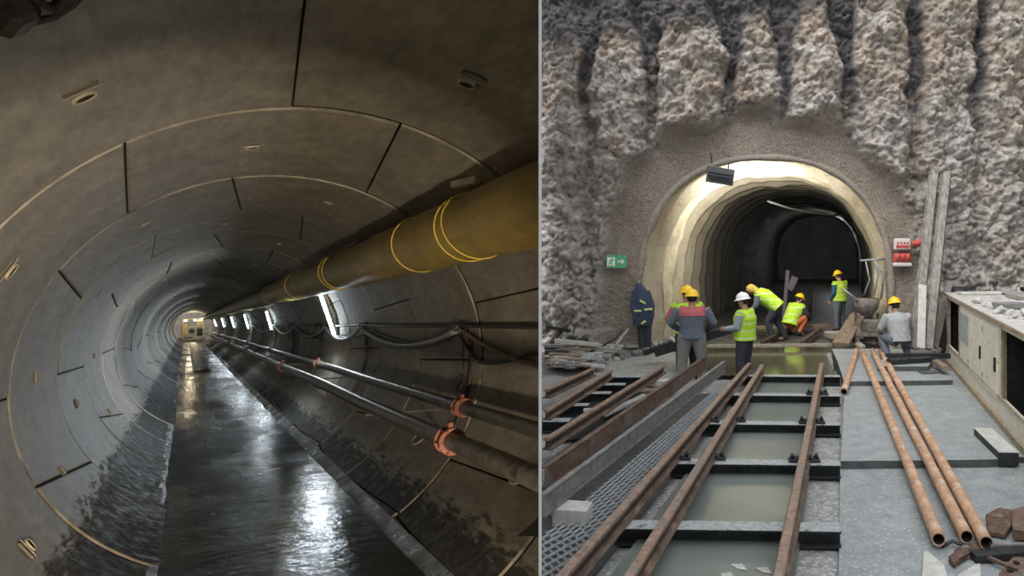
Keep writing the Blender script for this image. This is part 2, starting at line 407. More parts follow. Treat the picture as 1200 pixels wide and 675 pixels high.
# grimy bottom seam with dangling skirt + hanger wire
sk = MB(); prev = None; s = 11.5
while s < 120:
    j = noise.noise(V((s*1.7, 2, 0)))*.03; a = math.radians(-62)
    c = V((DC[0]+(DR-.01)*math.cos(a), s, DC[1]+(DR-.01)*math.sin(a)))
    cur = sk.verts([c+V((.035, 0, .02)), c+V((.0, 0, -.045+j)), c+V((-.05, 0, -.015+j*.5))])
    if prev:
        for q in range(2): sk.face([prev[q], prev[q+1], cur[q+1], cur[q]], 0, True)
    prev = cur; s += .3
sk.build('seam_skirt', 'plastic_dirty', dt)
sk = MB(); prev = None; s = 14.5
while s < 26:
    j = noise.noise(V((s*1.9, 7, 0)))*.05; a = math.radians(118)
    c = V((DC[0]+(DR+.01)*math.cos(a), s, DC[1]+(DR+.01)*math.sin(a)))
    cur = sk.verts([c+V((.06, 0, .03)), c+V((.0, 0, .045+j)), c+V((-.05, 0, -.02+j*.5))])
    if prev:
        for q in range(2): sk.face([prev[q], prev[q+1], cur[q+1], cur[q]], 0, True)
    prev = cur; s += .22
sk.build('torn_top_wrap', 'plastic_dirty', dt)
hb = MB(); hb.box(C(math.radians(55), R-.05, 8.55), (.09, .5, .09), (0, 0, .3), 0, .01)
tag(hb.build('hanger_block', 'plank_pale', mw=TM), 'small pale timber block wedged between yellow duct and tunnel roof', 'block')

# two grout / water pipes on hangers along the lower right wall
M['tpipe'] = mat('grimy_grey_steel_pipe', (.075,.07,.062), (.20,.19,.17), 8, .38, .5, .25, c3=(.05,.04,.035), s3=3, t3=.58)
M['clamp'] = mat('rust_red_pipe_clamp', (.13,.05,.035), (.28,.10,.065), 20, .55, .2, .3)
PL, PU = (1.42, -1.03, .11), (2.10, -.82, .093)
PLv = V((1.30, 0, -.85)); 
for nm, (x, z, r), lab, sc in (('steel_pipe', (1.19, -.781, .10), 'lower of the two long steel pipes on the right tunnel wall', (8.15, 25, 41, 57)), ('steel_pipe', (2.262, -.856, .10), 'upper of the two long steel pipes on the right tunnel wall', (11.2, 26, 42, 58))):
    tp = thing(nm, lab, 'pipe', mw=TM, group=None)
    m1 = MB(); pts = []; s = 1.0
    while s < 150: pts.append(V((x+.02*noise.noise(V((s*.15, x, 0))), s, z+.02*noise.noise(V((s*.2, 4, x)))))); s += 2.0
    m1.tube(pts, r, 20); tclip(m1).build('pipe_run', 'tpipe', tp)
    for sj in sc:
        c = V((x, sj, z)); k = MB(); k.tube([c-V((0,.05,0)), c+V((0,.05,0))], r*1.3, 20)
        k.tube([c-V((0,.11,0)), c-V((0,.075,0))], r*1.5, 20); k.tube([c+V((0,.075,0)), c+V((0,.11,0))], r*1.5, 20)
        for q in range(6):
            a = 2*PI*q/6; k.tube([c+V((math.cos(a)*r*1.36, -.15, math.sin(a)*r*1.36)), c+V((math.cos(a)*r*1.36, .15, math.sin(a)*r*1.36))], .013, 6)
        k.box(c+V((0, 0, r*1.6)), (.05, .12, .09)); k.build('flange_clamp', 'clamp', tp)
# hanger brackets holding both pipes
M['bracket'] = mat('dark_bracket_steel', (.03,.028,.026), (.09,.08,.07), 15, .6, .4, .3)
for sj in (12.25, 21.0, 29.0, 37.0, 45.0, 53, 61):
    k = MB(); pts = [C(math.radians(a), R-.035, sj) for a in range(-38, 12, 4)]
    k.prism(pts[0], pts[1], [(-.05,-.02),(.05,-.02),(.05,.02),(-.05,.02)])
    for a, b in zip(pts[1:], pts[2:]): k.bar(a, b, .035, .14, up=V((0,1,0)))
    k.bar(V((2.262, sj, -.98)), V((1.08, sj, -.90)), .035, .035); k.bar(V((2.4, sj, -1.0)), V((2.6, sj, -1.0)), .05, .05)
    k.bar(V((1.19, sj, -.9)), C(math.radians(-33), R-.02, sj), .05, .05)
    tag(tclip(k).build('pipe_bracket', 'bracket', mw=TM), 'dark curved steel bracket carrying the two pipes on the right tunnel wall', 'bracket', 'pipe brackets on the tunnel wall')
# orange/pale lifting loops standing out of the right wall
M['loop'] = mat('pale_grey_loop', (.25,.24,.22), (.45,.42,.38), 20, .5)
for sj, an, mk in ((9.0, -33, 'loop'), (12.4, -12, 'clamp'), (13.7, -36, 'loop'), (15.2, -44, 'clamp'), (17.6, -30, 'loop'), (20.5, -5, 'clamp'), (24, -35, 'loop')):
    k = MB(); c = C(math.radians(an), R-.02, sj); nn = V((-math.cos(math.radians(an)), 0, -math.sin(math.radians(an))))
    k.tube([c+V((0, -.24*math.cos(a), 0))+(nn*.5+V((0,0,-.6)))*.32*math.sin(a) for a in [PI*q/12 for q in range(13)]], .018, 8)
    tag(k.build('hose_loop', mk, mw=TM), 'drooping %s loop of hose hanging on the right tunnel wall' % ('red' if mk == 'clamp' else 'pale grey'), 'hose', 'hose loops on the tunnel wall')
# power cables sagging between wall hooks
def cable(name, pts_deg, r, mk, lab, sag=.0):
    k = MB(); pts = []
    for (a0, s0, z0), (a1, s1, z1) in zip(pts_deg, pts_deg[1:]):
        for q in range(12):
            f = q/12; a = math.radians(a0+(a1-a0)*f - sag*4*f*(1-f)); pts.append(C(a, R-.05-r, s0+(s1-s0)*f)+V((0,0,0)))
    a, s_, _ = pts_deg[-1]; pts.append(C(math.radians(a), R-.05-r, s_))
    k.tube(pts, r, 10); tclip(k); tag(k.build(name, mk, mw=TM), lab, 'cable')
M['cable_black'] = mat('black_cable_sheath', (.015,.015,.015), (.04,.04,.04), 20, .45)
M['cable_grey'] = mat('pale_grey_cable_sheath', (.24,.25,.25), (.42,.43,.43), 14, .45)
M['cable_brown'] = mat('brown_hose', (.14,.09,.06), (.26,.17,.12), 14, .5)
hooks = [3+i*W*2.02 for i in range(16)]
cable('power_cable', [(8.2, s, 0) for s in (6, 12.5, 21, 29, 37, 45, 60, 80, 100)], .03, 'cable_black', 'taut black cable running high along the right tunnel wall', .3)
cable('power_cable', [(7.0, 12.6, 0), (7.0, 21.5, 0), (7.0, 27.5, 0), (7, 36, 0), (7, 45, 0), (7, 60, 0)], .055, 'cable_grey', 'pale grey cable sagging in loops beyond the wall bracket', 8.5)
cable('power_cable', [(-5, 6, 0), (-3, 9.5, 0), (7.5, 12.6, 0)], .035, 'cable_brown', 'brown hose drooping from wall hook toward the near right', 2)
cable('power_cable', [(2, 6, 0), (.5, 9.5, 0), (-4.5, 11.6, 0), (5, 12.7, 0)], .03, 'cable_black', 'slack black cable hanging under the brown hose', 1.5)
cable('power_cable', [(5.5, 12.6, 0), (5, 20, 0), (5, 28, 0), (5, 40, 0), (5, 60, 0)], .025, 'cable_black', 'thin black cable behind the sagging grey cable', 5)
for sj in (12.55, 21, 29, 37, 45):
    k = MB(); c = C(math.radians(8), R-.03, sj); k.box(c, (.06, .3, .16), (0, -math.radians(8), 0), 0, .01)
    for d in (-.1, .1): k.tube([c+V((-.02, d, .06)), c+V((-.16, d, .03)), c+V((-.17, d, -.06)), c+V((-.1, d, -.1))], .014, 6)
    k.tube([c+V((0, .05, 0)), C(math.radians(-8), R-.04, sj+.05)], .012, 6)
    tag(k.build('cable_hook', 'bracket', mw=TM), 'small steel cable hook bracket bolted to the right tunnel wall', 'hook', 'cable hooks on the tunnel wall')

# fluorescent tubes along the right wall
M['tube_light'] = plain('lit_fluorescent_tube', (1,1,1), .3, 0, (.76,.90,1.0), 30)
M['lamp_house'] = plain('grey_lamp_housing', (.35,.36,.36), .5)
def tlamp(s, a0, a1, power, lab):
    L = thing('tube_light', lab, 'lamp', mw=TM, group='tube lights along the tunnel wall')
    h = MB(); p0 = C(math.radians(a0), R-.10, s-.12); p1 = C(math.radians(a1), R-.10, s+.12)
    nn = -(p0+p1); nn.y = 0; nn.normalize()
    h.bar(p0-nn*.05, p1-nn*.05, .16, .06, up=nn); h.build('housing', 'lamp_house', L)
    e = MB(); e.tube([p0.lerp(p1, .03)+nn*.03, p0.lerp(p1, .97)+nn*.03], .042, 10); e.build('tube', 'tube_light', L)
    li = bpy.data.lights.new('lamp', 'AREA'); li.shape = 'RECTANGLE'; li.size = (p1-p0).length; li.size_y = .12; li.energy = power; li.color = (.84,.93,1.0)
    lo = bpy.data.objects.new('lamp_glow', li); COL.objects.link(lo)
    c = (p0+p1)/2+nn*.12; z = -nn; x = (p1-p0).normalized(); y = z.cross(x)
    lo.matrix_world = TM @ Matrix(((x.x, y.x, z.x, c.x), (x.y, y.y, z.y, c.y), (x.z, y.z, z.z, c.z), (0,0,0,1)))
tlamp(9.1*R, 33, 1, 270, 'nearest lit white tube light on the right tunnel wall')
for i, d in enumerate((16.5, 23, 30, 38, 48)): tlamp(d*R, 26, 2, 210 if i < 4 else 300, 'distant lit white tube light on the right tunnel wall')

# rear of the boring machine closing the far end
BS = 160.0
bm_ = thing('boring_machine_trailer', 'distant yellowish boring machine trailer filling the tunnel end', 'machine', mw=TM)
M['machine_yellow'] = mat('dusty_machine_yellow', (.22,.18,.09), (.55,.47,.30), 3, .6)
k = MB()
for sx in (-1.5, 1.5):
    k.bar((sx, BS, -2.0), (sx, BS, 1.8), .22, .22, up=V((0,1,0))); k.bar((sx, BS, -1.7), (sx, BS+10, -1.7), .25, .3)
k.bar((-1.6, BS, 1.6), (1.6, BS, 1.6), .25, .25); k.bar((-1.6, BS, .2), (1.6, BS, .2), .15, .15); k.box((0, BS+1, -2.1), (3.2, 2, .3))
k.build('gantry_frame', 'machine_yellow', bm_)
k = MB(); k.box((-1.25, BS+.6, -.3), (.9, 1.2, 2.2), None, 0, .05); k.box((1.05, BS+.6, .9), (1.0, 1.2, 1.0), None, 0, .05); k.build('equipment_cabinet', 'machine_yellow', bm_)
k = MB(); k.box((1.1, BS+.7, -.9), (1.1, 1.0, 1.4), None, 0, .05); k.tube([(-.2, BS, -.6), (-.2, BS+2, -.6)], .45, 16); k.build('pump_unit', 'steel_dark', bm_)
for sx in (-1.1, .3, 1.1):
    k = MB(); k.box((sx, BS-.15, 1.35), (.5, .12, .25), None, 0, .02); k.build('work_lamp', plain('lit_work_lamp', (1,1,1), .3, 0, (1,.86,.6), 5), bm_)
k = MB(); k.face(k.verts([C(2*PI*q/nb, R+.05, BS+4) for q in range(nb)])); k.build('wall_tunnel_end', 'lining', mw=TM, kind='structure')
li = bpy.data.lights.new('machine_lamp', 'POINT'); li.energy = 350; li.color = (1,.82,.55); li.shadow_soft_size = .3
lo = bpy.data.objects.new('machine_lamp', li); COL.objects.link(lo); lo.location = TM @ V((0, BS-3, 1.3))
# unseen warm light added below the view for the near tunnel walls
li = bpy.data.lights.new('unseen_near_light', 'AREA'); li.size = .3; li.spread = math.radians(100); li.energy = 420; li.color = (1,.80,.56)
lo = bpy.data.objects.new('unseen_near_light', li); COL.objects.link(lo); lp = V((-.85, 1.25, -1.75)); tg = V((-1.9, 9, -2.3))
d = (TM.to_3x3() @ (tg-lp)).normalized(); lo.matrix_world = Matrix.Translation(TM @ lp) @ d.to_track_quat('-Z', 'Z').to_matrix().to_4x4()
# dark steel lug and trimming at the near roof, top left corner
def thit(px, py, rr=R):
    d = TI3 @ V(((px-CX)/F, 1, (HZ-py)/F)); c = TI @ CAM
    A = d.x*d.x+d.z*d.z; B = 2*(c.x*d.x+c.z*d.z); Cc = c.x*c.x+c.z*c.z-rr*rr
    return c+d*((-B+math.sqrt(B*B-4*A*Cc))/2/A)
k = MB(); q = [thit(*p, R-.05) for p in ((30,27),(48,24),(62,20),(84,6),(100,-12))]; k.tube(q, .018, 8)
q = [thit(*p, R-.06) for p in ((-14,-10),(12,4),(30,-6),(52,10),(66,9),(90,-8))]; k.tube(q, .03, 8)
k.box(thit(4, 6, R-.05), (.22,.30,.12), (0, math.radians(52), .3), 0, .03); k.box(thit(20, 12, R-.07), (.12,.16,.10), (0, math.radians(50), .2), 0, .02)
tag(k.build('roof_bracket', 'bracket', mw=TM), 'dark bracket with dangling cables at the top left of the tunnel roof', 'bracket')
k = MB(); k.box(thit(10, 26, R-.06), (.05,.07,.05), (0, .8, .3), 0, .01); tag(k.build('pale_wedge', 'plank_pale', mw=TM), 'tiny pale wedge below the dark bracket at the top left', 'wedge')


# ================================================================== RIGHT: OPEN PIT AND PORTAL
YW = 17.4; TA = .175
AXC, AHW, AZS, AZT, AEX = 1.02, 3.17, 1.35, 4.80, 2.35
def arch_m(x, z):
    """<1 inside the portal, roughly radial measure"""
    dx = abs(x-AXC)/AHW; dz = max(0, z-AZS)/(AZT-AZS)
    return (dx**AEX+dz**AEX)**(1/AEX)
def arch_pts(n=72, sc=1.0, zb=-.3):
    pts = [(AXC-AHW*sc, zb+(AZS-zb)*i/14) for i in range(14)]
    for i in range(n+1):
        t = PI-PI*i/n; c, s = math.cos(t), math.sin(t)
        pts.append((AXC+AHW*sc*math.copysign(abs(c)**(2/AEX), c), AZS+(AZT-AZS)*sc*abs(s)**(2/AEX)))
    pts += [(AXC+AHW*sc, AZS-(AZS-zb)*i/14) for i in range(1, 15)]
    return pts
# bored piles of the head wall, by their centre line
PILES = [(-4.15,.66), (-2.63,.68), (-.85,.90), (.80,.57), (2.24,.76), (3.92,.73), (5.50,.73), (6.95,.62), (8.35,.75), (9.9,.75)]
def sstep(a, b, x):
    t = min(1, max(0, (x-a)/(b-a))); return t*t*(3-2*t)
def fbm(p, o=5): return noise.fractal(p, 1.0, 2.0, o)
def rock(x, z):
    wx = x+.20*noise.noise(V((x*.8, z*.9, 5)))+.09*noise.noise(V((x*3, z*3.5, 9)))
    prof = 0.0
    for c, r in PILES:
        r2 = r*(1+.16*noise.noise(V((c*3, z*.9, 1)))-.35*sstep(7.1, 8.6, z)*(1 if x < 3.2 else .2)); dd = abs(wx-c)/r2
        if dd < 1: prof = max(prof, math.sqrt(1-dd*dd)*r2)
    am = arch_m(x, z); dist = (am-1)*AHW
    smooth = 1-sstep(.75, 1.25, dist+.35*noise.noise(V((x*1.1, z*1.1, 8)))+(.25 if x > 3 else 0))
    low = 1-sstep(3.2, 5.2, z+.8*noise.noise(V((x*.6, 3, z*.4)))) if x < 3 else 1-sstep(2.0, 6.5, z)
    pl = (.20+.80*(1-.65*low))*(1-smooth)
    rough = (1-smooth)
    pp = V((x*1.0, z*1.0, 0))
    ridg = 1-abs(noise.noise(pp*2.6+V((0,0,fbm(pp*1.3, 3)*.8))))*2
    ridg2 = 1-abs(noise.noise(V((x*6, z*7.5, 3))+V((0,0,fbm(pp*3, 2)))))*2
    w3 = V((x*3+.5*noise.noise(pp*3), z*3.2+.5*noise.noise(pp*3+V((7,1,4))), 0)); v1 = noise.voronoi(w3)[0]; v2 = noise.voronoi(w3*2.6)[0]
    lump = .16*(.7-v1[0])+.075*(.7-v2[0])-.05*(1-sstep(0, .12, v1[1]-v1[0]))
    n = rough*(lump+.20*fbm(V((x*1.3, z*1.1, 7)), 6)+.05*ridg*ridg+.03*ridg2+.055*fbm(V((x*9, z*9, 2)), 4)) + smooth*(.05*fbm(V((x*.8, z*.8, 7)), 3)+.022*fbm(V((x*14, z*14, 2)), 3))
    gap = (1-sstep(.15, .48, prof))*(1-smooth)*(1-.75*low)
    y = YW-.12-pl*prof*.68-n*1.15-.12*rough
    # pile toes end in a ragged step above the portal
    return y, gap, smooth
wb = MB(); X0, X1, Z0, Z1, ST = -4.75, 11.0, -.6, 9.6, .032
nx = int((X1-X0)/ST); nz = int((Z1-Z0)/ST)
lay = wb.bm.verts.layers.float_color.new('wallmask')
grid = []
for j in range(nz+1):
    z = Z0+j*ST; row = []
    for i in range(nx+1):
        x = X0+i*ST
        if arch_m(x, z) < .985 or (x > 8.2 and (i % 3 or j % 3) and False): row.append(None); continue
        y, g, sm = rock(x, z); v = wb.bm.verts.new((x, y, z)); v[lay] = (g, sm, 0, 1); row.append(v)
    grid.append(row)
for j in range(nz):
    for i in range(nx):
        q = (grid[j][i], grid[j][i+1], grid[j+1][i+1], grid[j+1][i])
        if all(q): wb.face(q, 0, True)
def rock_mat():
    m, t, b = nt('bored_pile_and_shotcrete_face')
    at = t.nodes.new('ShaderNodeVertexColor'); at.layer_name = 'wallmask'; sp = t.nodes.new('ShaderNodeSeparateColor'); t.links.new(at.outputs[0], sp.inputs[0])
    n = noise_node(t, 1.1, 8, .7); n2 = noise_node(t, 5, 8, .7); n3 = noise_node(t, 30, 5, .7)
    rockc = ramp(t, n2.outputs[0], [(.30, (.14,.125,.115)), (.44, (.44,.405,.37)), (.62, (.76,.72,.67))]).outputs[0]
    tcg = t.nodes.new('ShaderNodeTexCoord'); sx = t.nodes.new('ShaderNodeSeparateXYZ'); t.links.new(tcg.outputs['Object'], sx.inputs[0])
    br = ramp(t, mth(t, 'ADD', n.outputs[0], mth(t, 'MULTIPLY', mth(t, 'SUBTRACT', sx.outputs[2], 4.5), .035)), [(.47, (0,)), (.70, (.6,))]).outputs[0]
    rockc = mixc(t, br, rockc, mixc(t, 1.0, rockc, (1.0,.78,.58), 'MULTIPLY'))
    sh = ramp(t, n3.outputs[0], [(.36, (.24,.19,.155)), (.62, (.62,.53,.45))]).outputs[0]
    sh = mixc(t, .5, sh, ramp(t, n.outputs[0], [(.35, (.55,)), (.65, (1,))]).outputs[0], 'MULTIPLY')
    col = mixc(t, sp.outputs[1], rockc, sh)
    # dark blue-grey tone: between the piles high up and along the top
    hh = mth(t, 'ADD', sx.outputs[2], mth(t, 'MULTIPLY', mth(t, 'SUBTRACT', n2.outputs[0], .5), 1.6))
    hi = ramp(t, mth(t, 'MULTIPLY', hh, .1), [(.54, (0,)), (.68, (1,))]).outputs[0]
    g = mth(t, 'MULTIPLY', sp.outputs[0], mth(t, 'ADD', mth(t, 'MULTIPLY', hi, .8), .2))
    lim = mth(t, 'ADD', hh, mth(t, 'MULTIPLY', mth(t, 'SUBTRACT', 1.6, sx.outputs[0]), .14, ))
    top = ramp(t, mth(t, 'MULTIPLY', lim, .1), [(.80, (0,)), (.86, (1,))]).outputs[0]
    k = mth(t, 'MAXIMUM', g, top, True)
    dark_tone = ramp(t, n2.outputs[0], [(.3, (.030,.034,.045)), (.7, (.12,.12,.13))]).outputs[0]
    t.links.new(mixc(t, mth(t, 'MULTIPLY', k, .86), col, dark_tone), b.inputs['Base Color'])
    b.inputs['Roughness'].default_value = .8
    bump(t, b, mth(t, 'ADD', mth(t, 'MULTIPLY', n2.outputs[0], 1.0), mth(t, 'MULTIPLY', n3.outputs[0], .45)), 1.0, .13)
    return m
M['rock'] = rock_mat()
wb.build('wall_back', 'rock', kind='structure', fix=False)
# lip of sprayed concrete round the portal
M['shot'] = mat('brown_shotcrete', (.20,.165,.135), (.48,.42,.36), 30, .85, 0, .8, .04)
lp_ = MB(); prev = None
for i, (x, z) in enumerate(arch_pts(110, 1.0)):
    d = V((x-AXC, 0, max(0, z-AZS))).normalized(); r = .055+.03*noise.noise(V((x*2, z*2, 0))); c = V((x, YW-.10, z))+d*.03
    sec = [c+d*(math.cos(a)*r*1.6)+V((0, math.sin(a)*r*1.5, 0)) for a in [2*PI*q/10 for q in range(10)]]
    cur = lp_.verts(sec)
    if prev:
        for q in range(10): lp_.face([prev[q], prev[(q+1) % 10], cur[(q+1) % 10], cur[q]], 0, True)
    prev = cur
lp_.build('trim_portal_lip', 'shot', kind='structure')
# ribbed, sprayed tunnel behind the portal
def shotin():
    m, t, b = nt('cream_sprayed_tunnel_lining')
    n = noise_node(t, .9, 8, .7); n3 = noise_node(t, 14, 6, .75)
    c = ramp(t, n.outputs[0], [(.32, (.36,.31,.22)), (.55, (.60,.54,.42)), (.72, (.74,.69,.58))]).outputs[0]
    c = mixc(t, ramp(t, n3.outputs[0], [(.54, (0,)), (.66, (.75,))]).outputs[0], c, (.20,.17,.12))
    tcg = t.nodes.new('ShaderNodeTexCoord'); sx = t.nodes.new('ShaderNodeSeparateXYZ'); t.links.new(tcg.outputs['Object'], sx.inputs[0])
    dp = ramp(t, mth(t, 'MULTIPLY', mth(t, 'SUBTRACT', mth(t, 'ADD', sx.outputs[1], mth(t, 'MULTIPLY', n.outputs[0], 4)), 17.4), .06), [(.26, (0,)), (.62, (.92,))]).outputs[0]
    c = mixc(t, dp, c, (.075,.072,.068))   # light falloff painted in: cream at the mouth, darker with depth
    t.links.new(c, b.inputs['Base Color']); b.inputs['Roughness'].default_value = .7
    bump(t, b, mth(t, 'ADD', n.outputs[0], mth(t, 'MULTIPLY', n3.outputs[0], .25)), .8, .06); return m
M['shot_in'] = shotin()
tb = MB(); base = arch_pts(80, 1.0, -.6); prev = None; D = -.05
while D < 62:
    rows = []; per = 1.2; ph = (D % per)/per; cell = int(D//per)
    saw = .0 if D < .9 else .27*(ph**1.3)+.07*noise.noise(V((cell*3.1, 0, 0)))
    for (x, z) in base:
        d = V((x-AXC, 0, max(0, z-AZS)))
        L = d.length; d = d/L if L else d
        nn = .045*fbm(V((x*.9, z*.9, D*1.3)), 4)+.16*max(0, noise.noise(V((x*.7, z*.7, cell*1.7))))*(1 if D > .9 else .2)
        nn += .05*noise.noise(V((x*2.5, z*2.5, D*.5)))
        q = -(saw+nn) if D > .1 else -nn*.3
        rows.append(V((x+d.x*q+TA*D, YW+D, z+d.z*q)))
    cur = tb.verts(rows)
    if prev:
        for i in range(len(cur)-1): tb.face([prev[i], prev[i+1], cur[i+1], cur[i]], 0, True)
    prev = cur; D += .13 if D < 14 else (.26 if D < 30 else 1.05)
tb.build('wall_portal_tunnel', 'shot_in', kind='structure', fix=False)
M['farface'] = mat('dim_grey_far_face', (.10,.105,.10), (.20,.20,.19), .6, .8, 0, .5, .1)
tb = MB(); pe = arch_pts(60, 1.05, -.6); tb.face(tb.verts([V((x+TA*34, YW+34, z)) for x, z in pe])); tb.build('wall_tunnel_far_end', 'farface', kind='structure')

# pit floor
gb = MB(); Yn = -6.0; rows = []
def gz(x, y):
    if 14.05 < y < 17.7 and -.75 < x < 2.45: return -.50
    if y > 12.5 and x < -2.0: return -.12+.22*sstep(13.2, 16.8, y)*sstep(2.0, 3.0, -x)*(.6+.6*noise.noise(V((x*2.5, y*2.5, 3))))
    return -.14+.012*noise.noise(V((x*.8, y*.8, 0)))+.006*noise.noise(V((x*4, y*4, 1)))
ys = [Yn+i*.25 for i in range(int((YW+.2-Yn)/.25)+1)]+[YW+2+i*2 for i in range(18)]
for y in ys:
    xl = BD.x/BD.y*y+.004 if y < YW else -3.5+TA*(y-YW)
    xr = 11.0 if y <= YW+.3 else 5.0+TA*(y-YW)
    rows.append(gb.verts([V((xl+(xr-xl)*q/64, y, gz(xl+(xr-xl)*q/64, y))) for q in range(65)]))
for A, B in zip(rows, rows[1:]):
    for q in range(64): gb.face([A[q], A[q+1], B[q+1], B[q]], 0, True)
for f in gb.bm.faces:
    if f.calc_center_median().y > 17.75: f.material_index = 1
M['invert'] = mat('dark_muddy_invert', (.035,.034,.03), (.12,.115,.10), 2.5, .5, 0, .7, .06)
gb.build('floor_pit', ['ground', 'invert'], kind='structure')
# side and near walls of the pit, outside the picture
M['plainrock'] = mat('grey_rock', (.20,.19,.175), (.42,.40,.37), 2, .85, 0, .8, .08)
k = MB(); k.box((11.1, 5.5, 4.4), (.4, 24, 10.2)); k.build('wall_right', 'plainrock', kind='structure')

# concrete slabs of the right walkway, each a step higher than the one before
def slab(pts, zt, zb, nm, edge=True):
    k = MB(); n = len(pts)
    t_ = k.verts([V((x, y, zt)) for x, y in pts]); b_ = k.verts([V((x, y, zb)) for x, y in pts])
    k.face(t_, 0); k.face(b_[::-1], 1)
    for i in range(n): k.face([t_[i], t_[(i+1) % n], b_[(i+1) % n], b_[i]], 1)
    bmesh.ops.subdivide_edges(k.bm, edges=[e for e in k.bm.edges if abs(e.verts[0].co.z-e.verts[1].co.z) < .001], cuts=9, use_grid_fill=True)
    for v in k.bm.verts:
        q = noise.noise(V((v.co.x*3, v.co.y*3, v.co.z)))*.014; v.co += V((q, q*1.2, q*.3))
    return k.build(nm, ['slab', 'slab_edge'], kind='structure')
def sx_(y, off=0): return 1.07+TA*(y-6.4)+off
k1 = slab([(sx_(1), 1), (4.3, 1), (sx_(8.6)+3.6, 8.6), (sx_(8.6), 8.6)], -.10, -.35, 'floor_slab_near')
slab([(sx_(8.42), 8.40), (3.54, 8.47), (3.60, 8.75), (sx_(8.42)+2.9, 12.9), (sx_(12.9)+.05, 12.9)], .0, -.3, 'floor_slab_middle')
slab([(3.52, 8.75), (5.4, 8.75), (6.2, 15.8), (4.0, 15.8)], -.06, -.3, 'floor_slab_side')
slab([(sx_(12.7)+.05, 12.72), (4.28, 12.85), (4.5, 13.7), (4.75, 16.6), (sx_(16.2)-.2, 16.6), (sx_(15)-.12, 15.0), (sx_(13)+.02, 13.0)], .09, -.3, 'floor_slab_far')
slab([(G(1035,436,.17).x, 13.75), (G(1099,438,.17).x, 13.7), (G(1103,428,.17).x, 14.5), (G(1040,428,.17).x, 14.5)], .19, .0, 'floor_slab_top')

# standing water between the rails, and the sump in front of the portal
def water_mat(name, c, r):
    m, t, b = nt(name); n = noise_node(t, 2.0, 5, .6); n2 = noise_node(t, .8, 4, .5)
    t.links.new(ramp(t, n2.outputs[0], [(.35, tuple(v*.75 for v in c)), (.65, c)]).outputs[0], b.inputs['Base Color'])
    b.inputs['Roughness'].default_value = r; bump(t, b, n.outputs[0], .05, .02); return m
M['water'] = water_mat('cloudy_grey_green_water', (.20,.23,.21), .28)
M['sump'] = water_mat('olive_sump_water', (.13,.12,.07), .12)
def sheet(nm, pts, z, mk, lab, cat):
    k = MB(); k.face(k.verts([V((x, y, z)) for x, y in pts])); o = k.build(nm, mk); return tag(o, lab, cat, kind='stuff')
sheet('water_or_dark_sheet', [(-1.55, 2.6), (.05, 2.6), (2.0, 13.9), (.62, 13.9)], -.085, 'water', 'shallow grey green water standing between the rails', 'water')
sheet('water_or_dark_sheet', [(-2.50, 9.6), (-2.0, 9.6), (-1.35, 13.3), (-2.2, 13.3)], -.085, 'steel_dark', 'dark sheet between the left pair of rails', 'water')  # flat near-black sheet laid between the left sleepers
sheet('sump_water', [(-.35, 14.15), (2.30, 14.15), (2.55, 17.9), (-.6, 17.9)], -.075, 'sump', 'olive brown sump water in front of the tunnel portal', 'water')

# ---- sleepers: H beams, shade of the web painted near-black, scuffed top flange
def sleeper(p0, p1, lab, grp, w=.20, h=.16):
    L = thing('steel_sleeper', lab, 'sleeper', tuple(p0), 0, grp); d = V(p1)-V(p0)
    k = MB(); f = .022; pr = [(-w/2,-h),(w/2,-h),(w/2,-h+f),(.012,-h+f),(.012,-f),(w/2,-f),(w/2,-.004),(-w/2,-.004),(-w/2,-f),(-.012,-f),(-.012,-h+f),(-w/2,-h+f)]
    k.prism((0,0,0), d, pr, segs=1); k.build('web_and_flange', 'steel_dark', L)
    k = MB(); k.bar((0,0,-.003), V(d)+V((0,0,-.003)), w*.985, .006); k.build('top_flange', 'steel_top', L)
ZS = .05
rowsY = [(622,'nearest to the viewer'), (545,'second from the viewer'), (498,'third from the viewer'), (464,'fourth from the viewer'), (441.5,'farthest, just before the sump')]
for (py, w) in rowsY:
    Y = (CH-ZS)*F/(py-HZ)+.1; xr = (984-CX)/F*Y; xl = {622:-1.02, 545:-.66, 498:-.36, 464:-.02, 441.5:.30}[py]
    sleeper((xl, Y+.05, ZS), (xr, Y-.02, ZS), 'black steel sleeper with scuffed top across the main track, '+w, 'sleepers of the main track')
Y = 4.45; sleeper((-1.35, Y, ZS), (.74, Y, ZS), 'black steel sleeper under the main track at the bottom edge of the view', 'sleepers of the main track')
for i, (py, x0, x1) in enumerate(((492, 634, 668), (474, 650, 690), (460, 676, 716), (450, 692, 733), (441, 706, 751))):
    a = G(x0, py, ZS); b = G(x1, py, ZS); a.x = max(a.x, BD.x/BD.y*a.y+.03)
    sleeper(a, b, 'dark steel sleeper under the left pair of rails, %s' % ('nearest','second nearest','middle one','second farthest','farthest')[i], 'sleepers of the left track')
